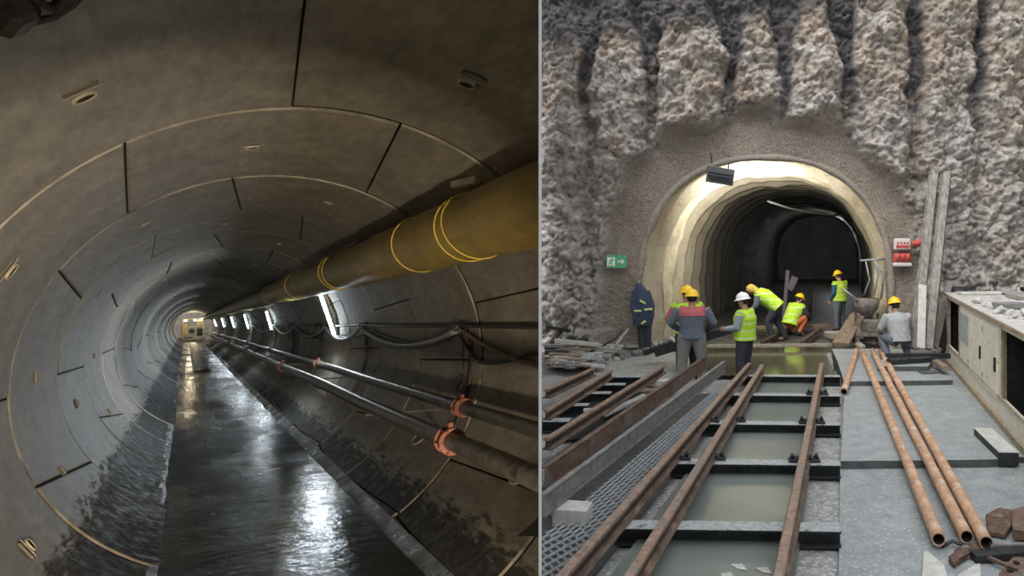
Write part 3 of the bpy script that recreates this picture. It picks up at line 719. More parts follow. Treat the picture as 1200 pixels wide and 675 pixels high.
# ---- rails
def rail(p0, p1, lab, h=.16, hw=.085, fw=.15, segs=8):
    L = thing('steel_rail', lab, 'rail', tuple(p0)); d = V(p1)-V(p0)
    k = MB(); k.prism((0,0,-.042), d+V((0,0,-.042)), [(-hw/2,0),(hw/2,0),(hw/2,.032),(hw/2-.012,.042),(-hw/2+.012,.042),(-hw/2,.032)], segs=segs, wob=.003); k.build('rail_head', 'rail_head', L)
    k = MB(); t = .012; k.prism((0,0,-h), d+V((0,0,-h)), [(-t,.018),(t,.018),(t,h-.04),(-t,h-.04)]); k.build('rail_web', 'rail_web', L)
    k = MB(); k.prism((0,0,-h), d+V((0,0,-h)), [(-fw/2,0),(fw/2,0),(fw/2,.014),(.015,.03),(-.015,.03),(-fw/2,.014)], segs=segs, wob=.002); k.build('rail_foot', 'rail', L)
    return L
ZR = ZS+.16
def clipx(a, b):  # start a rail at the divider
    a, b = V(a), V(b)
    g = lambda p: p.dot(BN)-.03
    if g(a) < 0: a = a.lerp(b, -g(a)/(g(b)-g(a)))
    return a, b
def rl(pxa, pya, pxb, pyb, z, ext=0.0):
    a, b = G(pxa, pya, z), G(pxb, pyb, z)
    if ext: a = a-(b-a).normalized()*ext
    return clipx(a, b)
railR = rl(912, 675, 963, 425, ZR, 1.3); rail(*railR, 'long rusty rail along the right side of the main track')
railP = rl(736, 675, 893, 427, ZR, 1.3); rail(*railP, 'rusty rail ending behind the white-helmeted worker, right one of the middle pair')
railQ = rl(656, 675, 878, 425, ZR, .9); rail(*railQ, 'rusty rail left one of the middle pair, beside the steel mesh')
rail(*rl(640, 513, 777, 428, ZR), 'rusty rail nearest of three at the left edge')
rail(*rl(640, 480, 716, 433, ZR), 'rusty rail middle one of three at the left edge')
rail(*rl(640, 456, 695, 431, ZR), 'rusty rail farthest of three at the left edge')
# rail clips
def fix_at(line, Y, both=True, lab='', grp='rail clips'):
    a, b = line; p = a.lerp(b, (Y-a.y)/(b.y-a.y)); z = ZS
    for sgn in ((-1, 1) if both else (1,)):
        k = MB(); c = V((p.x+sgn*.125, Y, z)); k.box(c+V((0,0,.02)), (.13,.11,.03), None, 0, .006); k.box(c+V((-sgn*.03,0,.045)), (.07,.09,.03), (0, sgn*.3, 0), 0, .006)
        k.tube([c+V((sgn*.02,0,.03)), c+V((sgn*.02,0,.10))], .016, 6); k.tube([c+V((sgn*.02,0,.055)), c+V((sgn*.02,0,.08))], .03, 6)
        tag(k.build('rail_clip', 'steel_dark'), lab+(' left' if sgn < 0 else ' right')+' side', 'rail clip', grp)
for Y, w in ((8.22, 'second'), (9.95, 'third'), (11.8, 'fourth')): fix_at(railR, Y, True, 'bolted rail clip of the right rail on the %s sleeper,' % w)
for Y, w in ((8.3, 'second'), (10.05, 'third')):
    fix_at(railP, Y, False, 'bolted clip of the middle rail on the %s sleeper,' % w); fix_at(railQ, Y, False, 'bolted clip of the mesh-side rail on the %s sleeper,' % w)
k = MB(); c = G(697, 487, -.08); k.box(c+V((0,0,.06)), (.36,.16,.10), (0,0,.2), 0, .01); k.tube([c+V((.1,0,.1)), c+V((.1,0,.2))], .02, 6); k.box(c+V((.14,.02,.13)), (.1,.1,.05), None, 0, .01)
tag(k.build('rail_clip_block', 'steel_top'), 'grey steel clip block lying on the left mesh beside the nearest left rail', 'rail clip')

# ---- channel beams
def channel(a, b, h, w, mk, lab, lip):
    L = thing('channel_beam', lab, 'beam', tuple(a)); d = V(b)-V(a); t = .018
    k = MB(); k.prism((0,0,0), d, [(0,-h),(0,0),(-t,0),(-t,-h)], segs=6, wob=.003); k.build('web', mk, L)
    for z, nm in ((0, 'upper_flange'), (-h+t, 'lower_flange')):
        k = MB(); k.prism((0,0,0), d, [(-w,z-t),(.012,z-t),(.012,z),(-w,z)]); k.build(nm, lip, L)
a, b = clipx(P(640, 547, 7.1), P(828, 417, 14.0)); channel(a, b, .25, .06, 'channel_brown', 'long brown rusted steel channel lying on edge beside the grey one', 'rail')
a, b = clipx(P(637, 580, 6.5), P(850, 423, 13.7)); channel(a, b, .22, .05, 'channel_grey', 'long grey mud-coated steel channel propped on a timber block', 'channel_grey')
k = MB(); k.box((0, 0, 0), (.34, .26, .17), (0, 0, -.08), 0, .008, .006)
o = tag(k.build('timber_block', 'plank_pale'), 'squared timber block under the near end of the grey channel', 'block'); o.location = (-1.53, 6.85, -.03)
for pt, sz, rz, lab in ((P(755,449,12.2), (.55,.26,.16), .1, 'rust brown box section lying on the far left mesh'), (P(770,432,13.2), (.6,.25,.10), .1, 'grey concrete block behind the brown channel')):
    k = MB(); k.box((0,0,0), sz, (0,0,rz), 0, .01, .01); o = tag(k.build('scrap_block', 'channel_brown' if sz[0] < .6 else 'plank_pale'), lab, 'block'); o.location = (pt.x, pt.y, -.02)
a, b = G(706, 487, .02), G(757, 463, .02); k = MB(); k.bar((0,0,0), b-a, .13, .035); o = tag(k.build('flat_bar', 'steel_top'), 'pale flat bar lying on the mesh left of the brown channel', 'bar'); o.location = a

# ---- expanded steel mesh mats
M['mesh'] = mat('galvanised_mesh_wire', (.30,.32,.33), (.52,.54,.55), 25, .42, .35, .2)
def mesh_mat(poly, lab):
    """rows of wavy strands across the strip given by left(Y), right(Y)"""
    lf, rf, Ya, Yb = poly; k = MB(); Y = Ya; row = 0
    while Y < Yb:
        x0, x1 = lf(Y), rf(Y); n = max(2, int((x1-x0)/.06)); prev = None
        for i in range(n+1):
            x = x0+(x1-x0)*i/n; up_ = (i+row) % 2
            c = V((x0+.06*i+TA*0, Y+(.030 if up_ else -.030), -.085+(.02 if up_ else 0)))
            cur = k.verts([c+V((0,-.013,-.010)), c+V((0,0,.012)), c+V((0,.013,-.010))])
            if prev:
                for q in range(2): k.face([prev[q], prev[q+1], cur[q+1], cur[q]])
            prev = cur
        Y += .072 if Y < 10 else .09; row += 1
    return tag(k.build('steel_mesh_mat', 'mesh', fix=False), lab, 'mesh', kind='stuff')
lnx = lambda l: (lambda Y: l[0].x+(l[1].x-l[0].x)*(Y-l[0].y)/(l[1].y-l[0].y))
fQ = lnx(railQ); chg = (P(637,580,6.5), P(850,423,13.7)); fG = lnx(chg); chb = (P(640,547,7.1), P(828,417,14.0)); fB = lnx(chb); fS = lnx(rl(640,513,777,428,ZR))
dv = lambda Y: BD.x/BD.y*Y+.01
mesh_mat((lambda Y: max(dv(Y), fG(Y)+.02), lambda Y: fQ(Y)-.08, 4.4, 12.6), 'strip of wavy steel mesh mat between the grey channel and the middle rails')
mesh_mat((lambda Y: max(dv(Y), fS(Y)+.09), lambda Y: fB(Y)-.14, 7.0, 12.6), 'strip of wavy steel mesh mat left of the brown channel')

def mud_under(lf, rf, Ya, Yb, lab):
    k = MB(); prev = None
    for i in range(33):
        Y = Ya+(Yb-Ya)*i/32; cur = k.verts([V((lf(Y), Y, -.108)), V((rf(Y), Y, -.108))])
        if prev: k.face([prev[0], prev[1], cur[1], cur[0]])
        prev = cur
    tag(k.build('wet_mud', 'mudflat'), lab, 'mud', kind='stuff')
M['mudflat'] = mat('dark_wet_mud', (.035,.04,.042), (.11,.12,.12), 6, .35, 0, .4)
mud_under(lambda Y: max(dv(Y), fG(Y)-.3), lambda Y: fQ(Y)+.02, 3.0, 12.6, 'dark wet mud under the main mesh mat')
mud_under(lambda Y: max(dv(Y), fS(Y)-.02), lambda Y: fB(Y), 6.5, 12.6, 'dark wet mud under the left mesh mat')
# ---- rusty pipes on the walkway
def rpipe(a, b, r, lab):
    L = thing('rusty_pipe', lab, 'pipe', tuple(a)); k = MB(); k.pipe((0,0,0), b-a, r, r*.82, 20, 0, 1, 10, .003); k.build('pipe_wall', ['pipe_rust', 'pipe_in'], L)
    k = MB(); d = (b-a); k.face(k.verts([d*.02+V((math.cos(t)*r*.81, 0, math.sin(t)*r*.81)) for t in [2*PI*q/16 for q in range(16)]])); k.build('bore', 'pipe_in', L)
def gp(px, py, z): return G(px, py, z)
rpipe(gp(1100, 632, .00), gp(1011, 413, .20), .062, 'orange rusty pipe, left one of the three long ones on the walkway')
rpipe(gp(1133, 629, .00), gp(1022.5, 411, .20), .062, 'orange rusty pipe with a pale patch near its mouth, middle of the three')
rpipe(gp(1156, 636, .00), gp(1032, 411, .20), .062, 'orange rusty pipe, right one of the three long ones on the walkway')
rpipe(gp(989, 459, .07), gp(1004, 410, .16), .062, 'short rusty pipe beside the farthest sleepers')

# ---- beige machinery cabinet on the right
M['beige'] = mat('chipped_beige_paint', (.60,.58,.49), (.80,.77,.66), 5, .55, 0, .25, c3=(.26,.19,.13), s3=8, t3=.64)
M['cab_top'] = mat('dust_covered_cabinet_top', (.30,.29,.27), (.60,.58,.55), 6, .8, 0, .5, c3=(.22,.17,.13), s3=3, t3=.6)
M['rusty_edge'] = mat('rusty_beige_edge', (.20,.13,.08), (.44,.38,.27), 14, .7, 0, .4)
M['door_blue'] = mat('grey_blue_window_panel', (.26,.31,.34), (.38,.43,.46), 6, .35)
cab = thing('machinery_cabinet', 'long beige steel cabinet with doors and dark openings at the right edge', 'cabinet', (2.345+TA*15.8, 15.8, -.06), math.atan2(1, TA)+PI)   # local +x runs towards the viewer
CL = 11.6; ZT = 1.55
def cy(px): return (15.8-1876/(px-998.0))*math.sqrt(1+TA*TA)
k = MB()
# local: x along the face, +y? face plane is y=0, body behind it
cabs = 1   # body lies on the side away from the track
def cbox(k, x0, x1, z0, z1, d0=0.0, d1=.05, mi=0): k.box(((x0+x1)/2, cabs*(d0+d1)/2, (z0+z1)/2), (x1-x0, d1-d0, z1-z0), None, mi, .004)
o1 = (cy(1119), cy(1132.5)); o2 = (cy(1183), cy(1222)); o3 = (cy(1245), CL-.4)
cbox(k, 0, CL, 0, .42); cbox(k, 0, CL, ZT-.10, ZT)
for x0, x1 in ((0, o1[0]), (o1[1], o2[0]), (o2[1], o3[0]), (o3[1], CL)): cbox(k, x0, x1, .42, ZT-.1)
cbox(k, 0, .05, 0, ZT, 0, 2.2); cbox(k, CL-.05, CL, 0, ZT, 0, 2.2); cbox(k, 0, CL, 0, ZT, 2.15, 2.2); cbox(k, 0, CL, .0, .05, 0, 2.2); cbox(k, o1[1]+.1, o1[1]+.14, 0, ZT, 0, 2.2); cbox(k, o2[0]-.14, o2[0]-.1, 0, ZT, 0, 2.2)
k.build('body', 'beige', cab)
k = MB(); cbox(k, -.03, CL+.03, ZT, ZT+.035, -.05, 2.25); k.build('top_plate', 'cab_top', cab)
k = MB(); cbox(k, -.03, CL+.03, ZT-.03, ZT+.02, -.055, -.04); k.build('front_edge', 'rusty_edge', cab)
k = MB(); cbox(k, .06, CL-.06, .06, .08, .06, 2.1); cbox(k, .06, CL-.06, .08, ZT-.03, 1.0, 1.05); cbox(k, .06, CL-.06, ZT-.05, ZT-.02, .07, 2.1); cbox(k, o1[1]+.06, o1[1]+.09, .08, ZT-.05, .07, 2); cbox(k, o2[0]-.08, o2[0]-.05, .08, ZT-.05, .07, 2); cbox(k, .055, .08, .08, ZT-.05, .07, 2); k.build('added_dark_liner', 'steel_dark', cab)  # dark panels added inside to put shade into the openings
k = MB(); cbox(k, 0, CL, -.02, .10, -.05, .0); cbox(k, 0, CL, .40, .43, -.03, .0); k.build('plinth', 'rusty_edge', cab)
def door(x0, x1, z0, z1, lab=None):
    k = MB(); cbox(k, x0+.02, x1-.02, z0, z1, -.03, -.004); d = k.build('door', 'beige', cab)
    k = MB(); cbox(k, x1-.14, x1-.09, (z0+z1)/2-.12, (z0+z1)/2+.1, -.06, -.03); k.build('handle', 'steel_dark', d)
    for z in (z0+.12, z1-.15): k = MB(); cbox(k, x0-.01, x0+.03, z, z+.09, -.045, -.028); k.build('hinge', 'rusty_edge', d)
door(cy(1144.5), cy(1161), .36, 1.40); door(cy(1161.5), cy(1179), .36, 1.40)
k = MB(); cbox(k, cy(1134), cy(1142.5), .78, 1.34, -.02, -.003); k.build('window_panel', 'door_blue', cab)
for o in (o1, o2, o3):
    k = MB(); e = .05
    cbox(k, o[0]-e, o[0], .40, ZT-.08, -.02, .06); cbox(k, o[1], o[1]+e, .40, ZT-.08, -.02, .06); k.build('opening_frame', 'rusty_edge', cab)
k = MB(); k.tube([(o2[0]+.3, .6, .1), (o2[0]+.3, .6, 1.4)], .08, 10); k.box((o2[0]+.9, .9, .5), (.6,.5,.8)); k.box((o1[0]+.7, .8, .6), (.6,.4,.9)); k.build('inner_fittings', 'steel_dark', cab)
# things lying on the cabinet
dv3 = V((-TA, -1, 0)).normalized(); nv = V((1, -TA, 0)).normalized(); CB = V((2.345+TA*15.8, 15.8, 0)); ZC = ZT-.01
def on_cab(u, v, z=0.0): return CB+dv3*u+nv*v+V((0, 0, ZC+z))
for i, (u, v, L, w, h, rz, mk, lab) in enumerate((
    (.5,.75,1.2,.3,.05,.1,'plank_pale','pale board on the far corner of the beige cabinet'), (1.1,1.3,2.2,.12,.08,1.45,'plank','long grey batten across the far end of the cabinet top'), (1.7,1.4,2.4,.10,.08,1.62,'steel_top','grey blue bar across the cabinet top'),
    (2.2,1.2,2.0,.14,.08,1.5,'plank','weathered batten across the middle of the cabinet top'), (.4,1.9,1.8,.16,.10,1.5,'steel_dark','dark beam along the far edge of the cabinet top'), (3.2,1.0,.7,.35,.07,.5,'plank_pale','short pale slab on the cabinet top near the opening'),
    (3.9,.5,.5,.3,.10,.2,'channel_grey','grey lump of concrete on the front edge of the cabinet top'), (4.3,1.3,.6,.4,.12,1.0,'plank_pale','pale broken slab on the near part of the cabinet top'))):
    k = MB(); k.box((0,0,h/2), (L,w,h), None, 0, .01, .012); o = tag(k.build('loose_board', mk), lab, 'board'); o.location = on_cab(u, v, .0+(.02 if i in (2,) else 0)); o.rotation_euler = (0,0,rz)
M['spall'] = mat('white_spalled_debris', (.34,.33,.31), (.72,.71,.69), 12, .8, 0, .9, .04)
k = MB(); 
for u_ in range(90):
    u = random.uniform(2.6, 6.5); v = random.uniform(.15, 2.0); s = random.uniform(.02, .09); c = on_cab(u, v, s*.3)
    k.box(c, (s*2.2, s*1.7, s), (random.random(), random.random(), random.random()*3), 0, s*.2)
tag(k.build('rubble', 'spall'), 'pale crumbs of broken concrete strewn on the beige cabinet top', 'rubble', kind='stuff')

# ---- leaning beams and planks by the cabinet
M['beam_old'] = mat('old_grey_beam', (.14,.13,.115), (.40,.375,.34), 5, .8, 0, .3, stretch=(4,4,.8))
def lean(p0, p1, w, h, mk, lab, nm='leaning_beam'):
    L = thing(nm, lab, 'beam', tuple(p0)); d = p1-p0; k = MB(); f = .03
    k.prism((0,0,0), d, [(-w/2,-h/2),(w/2,-h/2),(w/2,-h/2+f),(f,-h/2+f),(f,h/2-f),(w/2,h/2-f),(w/2,h/2),(-w/2,h/2),(-w/2,h/2-f),(-f,h/2-f),(-f,-h/2+f),(-w/2,-h/2+f)], up=V((0,1,0)), segs=5, wob=.006)
    k.build('shaft', mk, L)
    k = MB(); k.bar(d*.0+V((w*.5+.012,0,0)), d+V((w*.5+.012,0,0)), .02, h, up=V((0,1,0))); k.build('shaded_side', 'steel_dark', L)  # dark strip paints the beam's shaded side
lean(P(1071, 409, 15.2), P(1094, 204, 16.4), .17, .2, 'beam_old', 'tall grey beam leaning on the head wall, left one of the tall pair')
lean(P(1087, 409, 15.0), P(1108, 204, 16.3), .17, .2, 'beam_old', 'tall grey beam leaning on the head wall, right one of the tall pair')
k = MB(); k.bar((0,0,0), P(1081,334,15.4)-P(1079,408,14.8), .17, .05, up=V((0,1,0))); o = tag(k.build('leaning_plank', 'plank_pale'), 'short pale plank standing in front of the tall leaning beams', 'plank'); o.location = P(1079,408,14.8)
for (x0, x1, y1, mk, lab) in ((1095, 1112, 332, 'plank', 'short dark plank leaning right of the tall beams'), (1104, 1117, 345, 'steel_dark', 'black bar leaning behind the cabinet corner'), (1072, 1064, 372, 'plank', 'short grey stake leaning beside the crouching worker')):
    a, b = P(x0, 407, 15.5), P(x1, y1, 16.3); k = MB(); k.bar((0,0,0), b-a, .15, .08, up=V((0,1,0))); o = tag(k.build('leaning_plank', mk), lab, 'plank'); o.location = a
k = MB(); k.tube([(0,0,0), (0,0,1.6)], .26, 16); o = tag(k.build('steel_drum_column', 'steel_dark'), 'dark upright post behind the far end of the beige cabinet', 'post'); o.location = (P(1122,410,16.4).x, 16.4, 0)

# ---- red and white boxes, sign, dark panel
M['red_box'] = mat('red_painted_box', (.48,.06,.05), (.66,.12,.10), 14, .5); M['white_box'] = mat('white_plastic', (.62,.60,.60), (.78,.76,.75), 14, .5)
wy = lambda px, py: rock((px-CX)/F*16.9, CH+(HZ-py)/F*16.9)[0]-.08
def wall_at(px, py, off=.05):
    Y = 16.6
    for _ in range(6):
        p = P(px, py, Y); Y = rock(p.x, p.z)[0]-off
    return P(px, py, Y)
c = wall_at(1057, 286, .22); L = thing('safety_box', 'white box with a red lower half and red marks fixed right of the portal', 'box', tuple(c)); k = MB(); k.box((0,0,0), (.40,.16,.28), None, 0, .02); k.build('case', 'white_box', L)
k = MB(); k.box((0,-.085,-.06), (.34,.02,.07), None, 0, .005)
for q in (-.12,-.04,.04,.12): k.box((q,-.085,.03), (.05,.02,.05), None, 0, .004)
k.build('red_marking', 'red_box', L)
c = wall_at(1057, 302, .22); L = thing('red_equipment_box', 'red equipment box below the white box right of the portal', 'box', tuple(c)); k = MB(); k.box((0,0,0), (.42,.18,.22), None, 0, .03)
for q in (-.13, 0, .13): k.ball((q,-.1,.02), (.06,.05,.09))
k.build('case', 'red_box', L); k = MB(); k.box((0,-.02,-.17), (.46,.14,.10), None, 0, .02); k.build('tray', 'white_box', L)
c = wall_at(1078, 284, .3); k = MB(); k.ball((-.06,0,-.02), (.13,.08,.08)); k.ball((.08,0,.04), (.11,.08,.06)); k.tube([(-.2,0,-.04),(0,-.05,.02),(.2,0,.07)], .035, 8)
o = tag(k.build('red_bundle', 'red_box'), 'small red bundle hooked beside the tall leaning beams', 'bundle'); o.location = c
M['sign_green'] = plain('green_sign_board', (.10,.42,.18), .45); M['sign_ink'] = plain('white_sign_print', (.80,.88,.80), .5)
c = wall_at(722.5, 306.5, .16); L = thing('safety_sign', 'small green safety sign with white pictogram left of the portal', 'sign', tuple(c)); k = MB(); k.box((0,0,0), (.52,.03,.33), None, 0, .006); k.build('board', 'sign_green', L)
k = MB(); yy = -.019
k.box((-.135, yy, .0), (.20,.006,.22)); k.build('pictogram_field', 'sign_ink', L)
k = MB(); yy = -.025   # running figure with arrow
k.ball((-.10, yy, .07), (.022,.004,.022)); k.bar((-.115,yy,.045), (-.15,yy,-.02), .004, .035, up=V((1,0,.5))); k.bar((-.15,yy,-.02), (-.11,yy,-.05), .004, .02); k.bar((-.11,yy,-.05), (-.12,yy,-.09), .004, .02, up=V((1,0,0))); k.bar((-.15,yy,-.02), (-.2,yy,-.08), .004, .02); k.bar((-.12,yy,.04), (-.07,yy,.01), .004, .016); k.bar((-.12,yy,.04), (-.17,yy,.03), .004, .016)
k.build('running_figure', 'sign_green', L)
k = MB(); k.bar((.03,-.019,0), (.16,-.019,0), .006, .035); k.bar((.12,-.019,.055), (.19,-.019,0), .006, .03); k.bar((.12,-.019,-.055), (.19,-.019,0), .006, .03); k.build('arrow', 'sign_ink', L)
M['panel_grey'] = mat('dark_grey_panel', (.11,.12,.13), (.17,.18,.19), 8, .5)
c = P(844, 205.5, YW-.25); L = thing('ventilation_plate', 'dark grey rectangular plate set in the top left of the portal arch', 'plate', tuple(c)); k = MB(); q = Euler((.25, .16, 0)).to_matrix(); k.box((0,.1,0), (.70,.06,.42), q, 0, .01); k.build('plate', 'panel_grey', L)
k = MB(); [k.box((0,.06,z), (.62,.03,.03), q) for z in (-.12,-.04,.04,.12)]; k.build('louvre', 'steel_dark', L); k = MB(); k.bar((-.2,.1,.1), (-.25,.2,.9), .04,.04); k.bar((.2,.1,.1), (.25,.2,.9), .04,.04); k.build('hanger', 'steel_dark', L)
# thin service cable along the tunnel crown
k = MB(); k.tube([P(900,236,22), P(925,244,23), P(950,249,24.5), P(975,252,26), P(998,252,27.5)], .035, 8); tag(k.build('service_cable', 'cable_grey'), 'pale dotted cable strung under the portal tunnel crown', 'cable')

# ---- bars across the sump, track inside
def lay(nm, a, b, w, h, mk, lab, cat='bar'):
    k = MB(); k.bar((0,0,0), b-a, w, h); o = tag(k.build(nm, mk), lab, cat); o.location = a; return o
M['bar_pale'] = mat('muddy_pale_bar', (.26,.22,.18), (.45,.40,.34), 10, .6)
lay('cross_bar', G(828,405.5,.04), G(974,404,.04), .10, .07, 'bar_pale', 'long pale bar lying across the portal in front of the sump edge')
lay('cross_bar', G(884,384,.06), G(996,380.5,.06), .14, .10, 'plank_brown', 'brown plank lying across the tunnel floor behind the pale bar')
for (x0,y0,x1,y1,lab) in ((893,402,924,386,'left dark rail lying inside the portal'), (940,402,960,386,'right dark rail lying inside the portal')):
    lay('inner_rail', G(x0,y0,.02), G(x1,y1,.02), .11, .10, 'rail_web' if x0 < 900 else 'rail', lab, 'rail')
a, b = P(985, 403, 17.0), P(1006, 368, 19.2); lay('ramp_board', a, b, .42, .06, 'plank_brown', 'brown board sloping up at the right foot of the portal', 'board')
k = MB(); k.box((0,0,0), (.75,.6,.16), (0,0,.1), 0, .02, .02); o = tag(k.build('spoil_block', 'bar_pale'), 'pale block of spoil beside the sloping board inside the portal', 'block'); o.location = G(984,392,.02)
# dark ribs of equipment inside the portal at the right: grout pump on a stand
L = thing('grout_pump', 'muddy pump with hopper and hoses at the right foot of the portal', 'pump', (P(1018,405,17.9).x, 17.9, 0))
M['pump'] = mat('mud_spattered_pump', (.07,.065,.055), (.30,.27,.23), 8, .7, 0, .5)
k = MB(); k.loft([(V((-.05,0,.75)), V((.16,0,0)), V((0,.16,0))), (V((-.05,0,.95)), V((.30,0,0)), V((0,.3,0))), (V((-.05,0,1.2)), V((.36,0,0)), V((0,.36,0)))], 12); k.build('hopper', 'pump', L)
k = MB(); [k.bar((x,y,0),(x*.8,y*.8,.8), .07,.07) for x in (-.35,.35) for y in (-.3,.3)]; k.box((0,0,.3), (.8,.7,.08)); k.box((.1,0,.5), (.5,.4,.35), None, 0, .04); k.build('stand', 'pump', L)
k = MB(); k.tube([(-.3,-.2,1.15),(-.75,-.3,1.5)], .03, 6); k.tube([(.3,-.1,1.2),(.35,-.2,1.8),(.1,-.2,2.2)], .03, 6); k.tube([(-.25,-.1,2.2),(.5,-.1,2.25)], .03, 6); k.tube([(-.1,-.1,2.2),(0,-.12,1.7),(-.15,-.1,1.3)], .022, 6); k.tube([(.15,-.1,2.2),(.22,-.12,1.8),(.12,-.1,1.3)], .022, 6); k.build('hose', 'steel_top', L)
k = MB(); k.tube([(.45,-.2,0),(.62,-.1,1.1),(.55,0,2.2)], [.16,.17,.15], 10); k.build('hose_bundle', 'pump', L)
for i in range(9):
    px = random.uniform(1004, 1034); py = random.uniform(398, 408); c = G(px, py, 0); k = MB(); k.box((0,0,.06), (random.uniform(.2,.4), .25, .14), (random.random()*.4, 0, random.random()*3), 0, .03, .03)
    o = tag(k.build('mud_lump', 'pump' if i % 2 else 'bar_pale'), 'lump of muddy spoil at the foot of the pump right of the portal', 'spoil', 'spoil lumps by the pump'); o.location = c
# props inside the tunnel: rib stubs at far left wall
k = MB(); k.tube([P(949,372,25)-V((0,0,.2)), P(950,332,25)], .06, 8); tag(k.build('steel_prop', 'steel_dark'), 'thin dark prop standing deep inside the portal tunnel', 'prop')
for px, y1, lab in ((918, 325, 'left dark prop with pale sheet deep in the tunnel'),): 
    a = G(px, 374, 0); k = MB(); k.bar((0,0,0), (.15,0,1.7), .12,.12); k.box((.3,-.1,1.25), (.25,.06,.5), (0,.45,0), 0, .02); o = tag(k.build('wrapped_prop', 'mauve'), lab, 'prop'); o.location = a

# ---- scrap and boards at the left foot of the head wall
mats_ = ['plank', 'plank_pale', 'plank', 'plank_brown', 'steel_top', 'plank_pale', 'rail_web', 'channel_grey']
cols = {'plank':'grey', 'plank_pale':'pale', 'plank_brown':'brown', 'steel_top':'light steel', 'rail_web':'rusty', 'channel_grey':'muddy grey'}
for i in range(96):
    py = random.uniform(407, 431); px = random.uniform(640, 738-(py-407)*2.0 if py > 412 else 745); mk = random.choice(mats_); lay_ = random.random()
    z = -.10+lay_*.22*(1 if px < 715 else .4); c = G(px, py, z)
    L_ = random.uniform(.25, 1.1); w_ = random.uniform(.06, .2); h_ = random.uniform(.03, .09)
    c = V((max(c.x, BD.x/BD.y*c.y+L_*.5+.12), c.y, 0)); c.z = gz(c.x, c.y)+.05+lay_*.20; k = MB(); k.box((0,0,0), (L_, w_, h_), None, 0, .006, .008)
    o = tag(k.build('scrap_board', mk), 'short %s scrap board in the heap at the left foot of the rock wall' % cols[mk], 'board', '%s boards in the scrap heap' % cols[mk]); o.location = c; o.rotation_euler = (random.uniform(-.12,.12), random.uniform(-.12,.12), random.gauss(.15, .45))
for i, (x0,y0,x1,y1,w_,mk,lab) in enumerate(((646,402,660,384,.10,'rail_web','rusty angle bar propped at the far left of the rock wall'), (640,383,668,388,.10,'steel_dark','dark bar lying on the rock at the far left edge'), (672,392,716,385,.16,'plank','long grey board leaning along the left rock wall'), (700,410,760,396,.30,'bar_pale','pale rubble ridge running to the portal foot'), (755,414,787,402,.18,'steel_dark','dark channel end left of the worker in the red-yoked jacket'), (650,399,700,404,.14,'plank_pale','pale board on top of the left scrap heap'))):
    if i == 3: continue
    Y_ = 16.4 if i < 3 else 15.6
    a, b = P(x0,y0,Y_), P(x1,y1,Y_+.3); a.x = max(a.x, BD.x/BD.y*a.y+.1); lay('long_scrap_piece', a, b, w_, .08, mk, lab, 'board')
k = MB(); k.tube([P(674,380,16.5), P(672,390,16.4), P(676,402,16.3), P(688,409,16.2), P(705,406,16.2), P(722,396,16.3), P(730,386,16.4)], .025, 8); tag(k.build('bent_hose', 'cable_black'), 'thin dark hose curling on the rubble left of the hanging jacket', 'hose')
k = MB(); k.tube([P(708,414,15.8), P(722,404,16.1), P(736,386,16.5)], .03, 8); tag(k.build('bent_rod', 'cable_grey'), 'pale bent rod leaning under the green sign', 'rod')
# rubble ridge to the portal foot
for i in range(40):
    f = random.random(); c = G(700+85*f, 428-26*f, -.1); s = random.uniform(.06,.16); k = MB(); k.box((0,0,s*.3), (s*2,s*1.5,s), (random.random(), random.random(), random.random()*3), 0, s*.25, s*.1)
    o = tag(k.build('rubble_stone', 'spall' if i % 2 else 'channel_grey'), 'small grey stone in the rubble line left of the workers', 'stone', 'stones of the rubble line'); o.location = c+V((random.uniform(-.2,.2), random.uniform(-.15,.15), 0))
# far right small pieces on the slab
for (x0,y0,x1,y1,z,w_,h_,mk,lab) in ((1038,417,1113,417,.26,.12,.10,'steel_dark','long dark bar lying behind the top slab near the cabinet'), (1042,424,1092,421,.24,.22,.10,'steel_dark','dark sheet piece on the top slab'), (1096,424,1108,432,.22,.14,.08,'plank_brown','short brown stick at the end of the dark sheet'), (1079,440,1098,439,.05,.22,.13,'slab_edge','dark block lying before the top slab'), (1044,443,1078,442,.04,.2,.10,'steel_dark','low dark block beside the pipes')):
    lay('offcut', G(x0,y0,z), G(x1,y1,z), w_, h_, mk, lab, 'offcut')
L = thing('timber_offcut', 'pale squared timber lying near the cabinet at the right', 'timber', tuple(G(1166,520,.04))); k = MB(); d = G(1190,540,.04)-G(1158,510,.04); k.bar(-d/2+V((0,0,-.03)), d/2+V((0,0,-.03)), .24, .16); k.build('shaft', 'steel_dark', L); k = MB(); k.bar(-d/2+V((0,0,.055)), d/2+V((0,0,.055)), .24, .012); k.build('upper_face', 'plank_pale', L)
# rusty scrap in the bottom right corner
def flat(nm, pts, z0, th, mk, lab, tilt=0.0):
    g = [G(x, y, z0) for x, y in pts]; c = sum(g, V((0,0,0)))/len(g); k = MB()
    t_ = k.verts([p-c+V((0,0,th+tilt*(p.x-c.x))) for p in g]); b_ = k.verts([p-c+V((0,0,tilt*(p.x-c.x))) for p in g]); k.face(t_); k.face(b_[::-1])
    for i in range(len(g)): k.face([t_[i], t_[(i+1) % len(g)], b_[(i+1) % len(g)], b_[i]])
    bmesh.ops.bevel(k.bm, geom=[e for e in k.bm.edges], offset=min(.008, th*.3), segments=1, affect='EDGES')
    o = tag(k.build(nm, mk), lab, 'scrap'); o.location = c; return o
flat('rusty_plate', [(1155,608),(1170,600),(1186,603),(1187,618),(1178,632),(1158,628)], -.09, .05, 'scrap', 'rusty rounded plate right of the pipe mouths')
flat('rusty_plate', [(1185,608),(1200,604),(1212,606),(1212,636),(1187,632)], -.05, .10, 'channel_brown', 'brown rusty block cut by the right edge of the view')
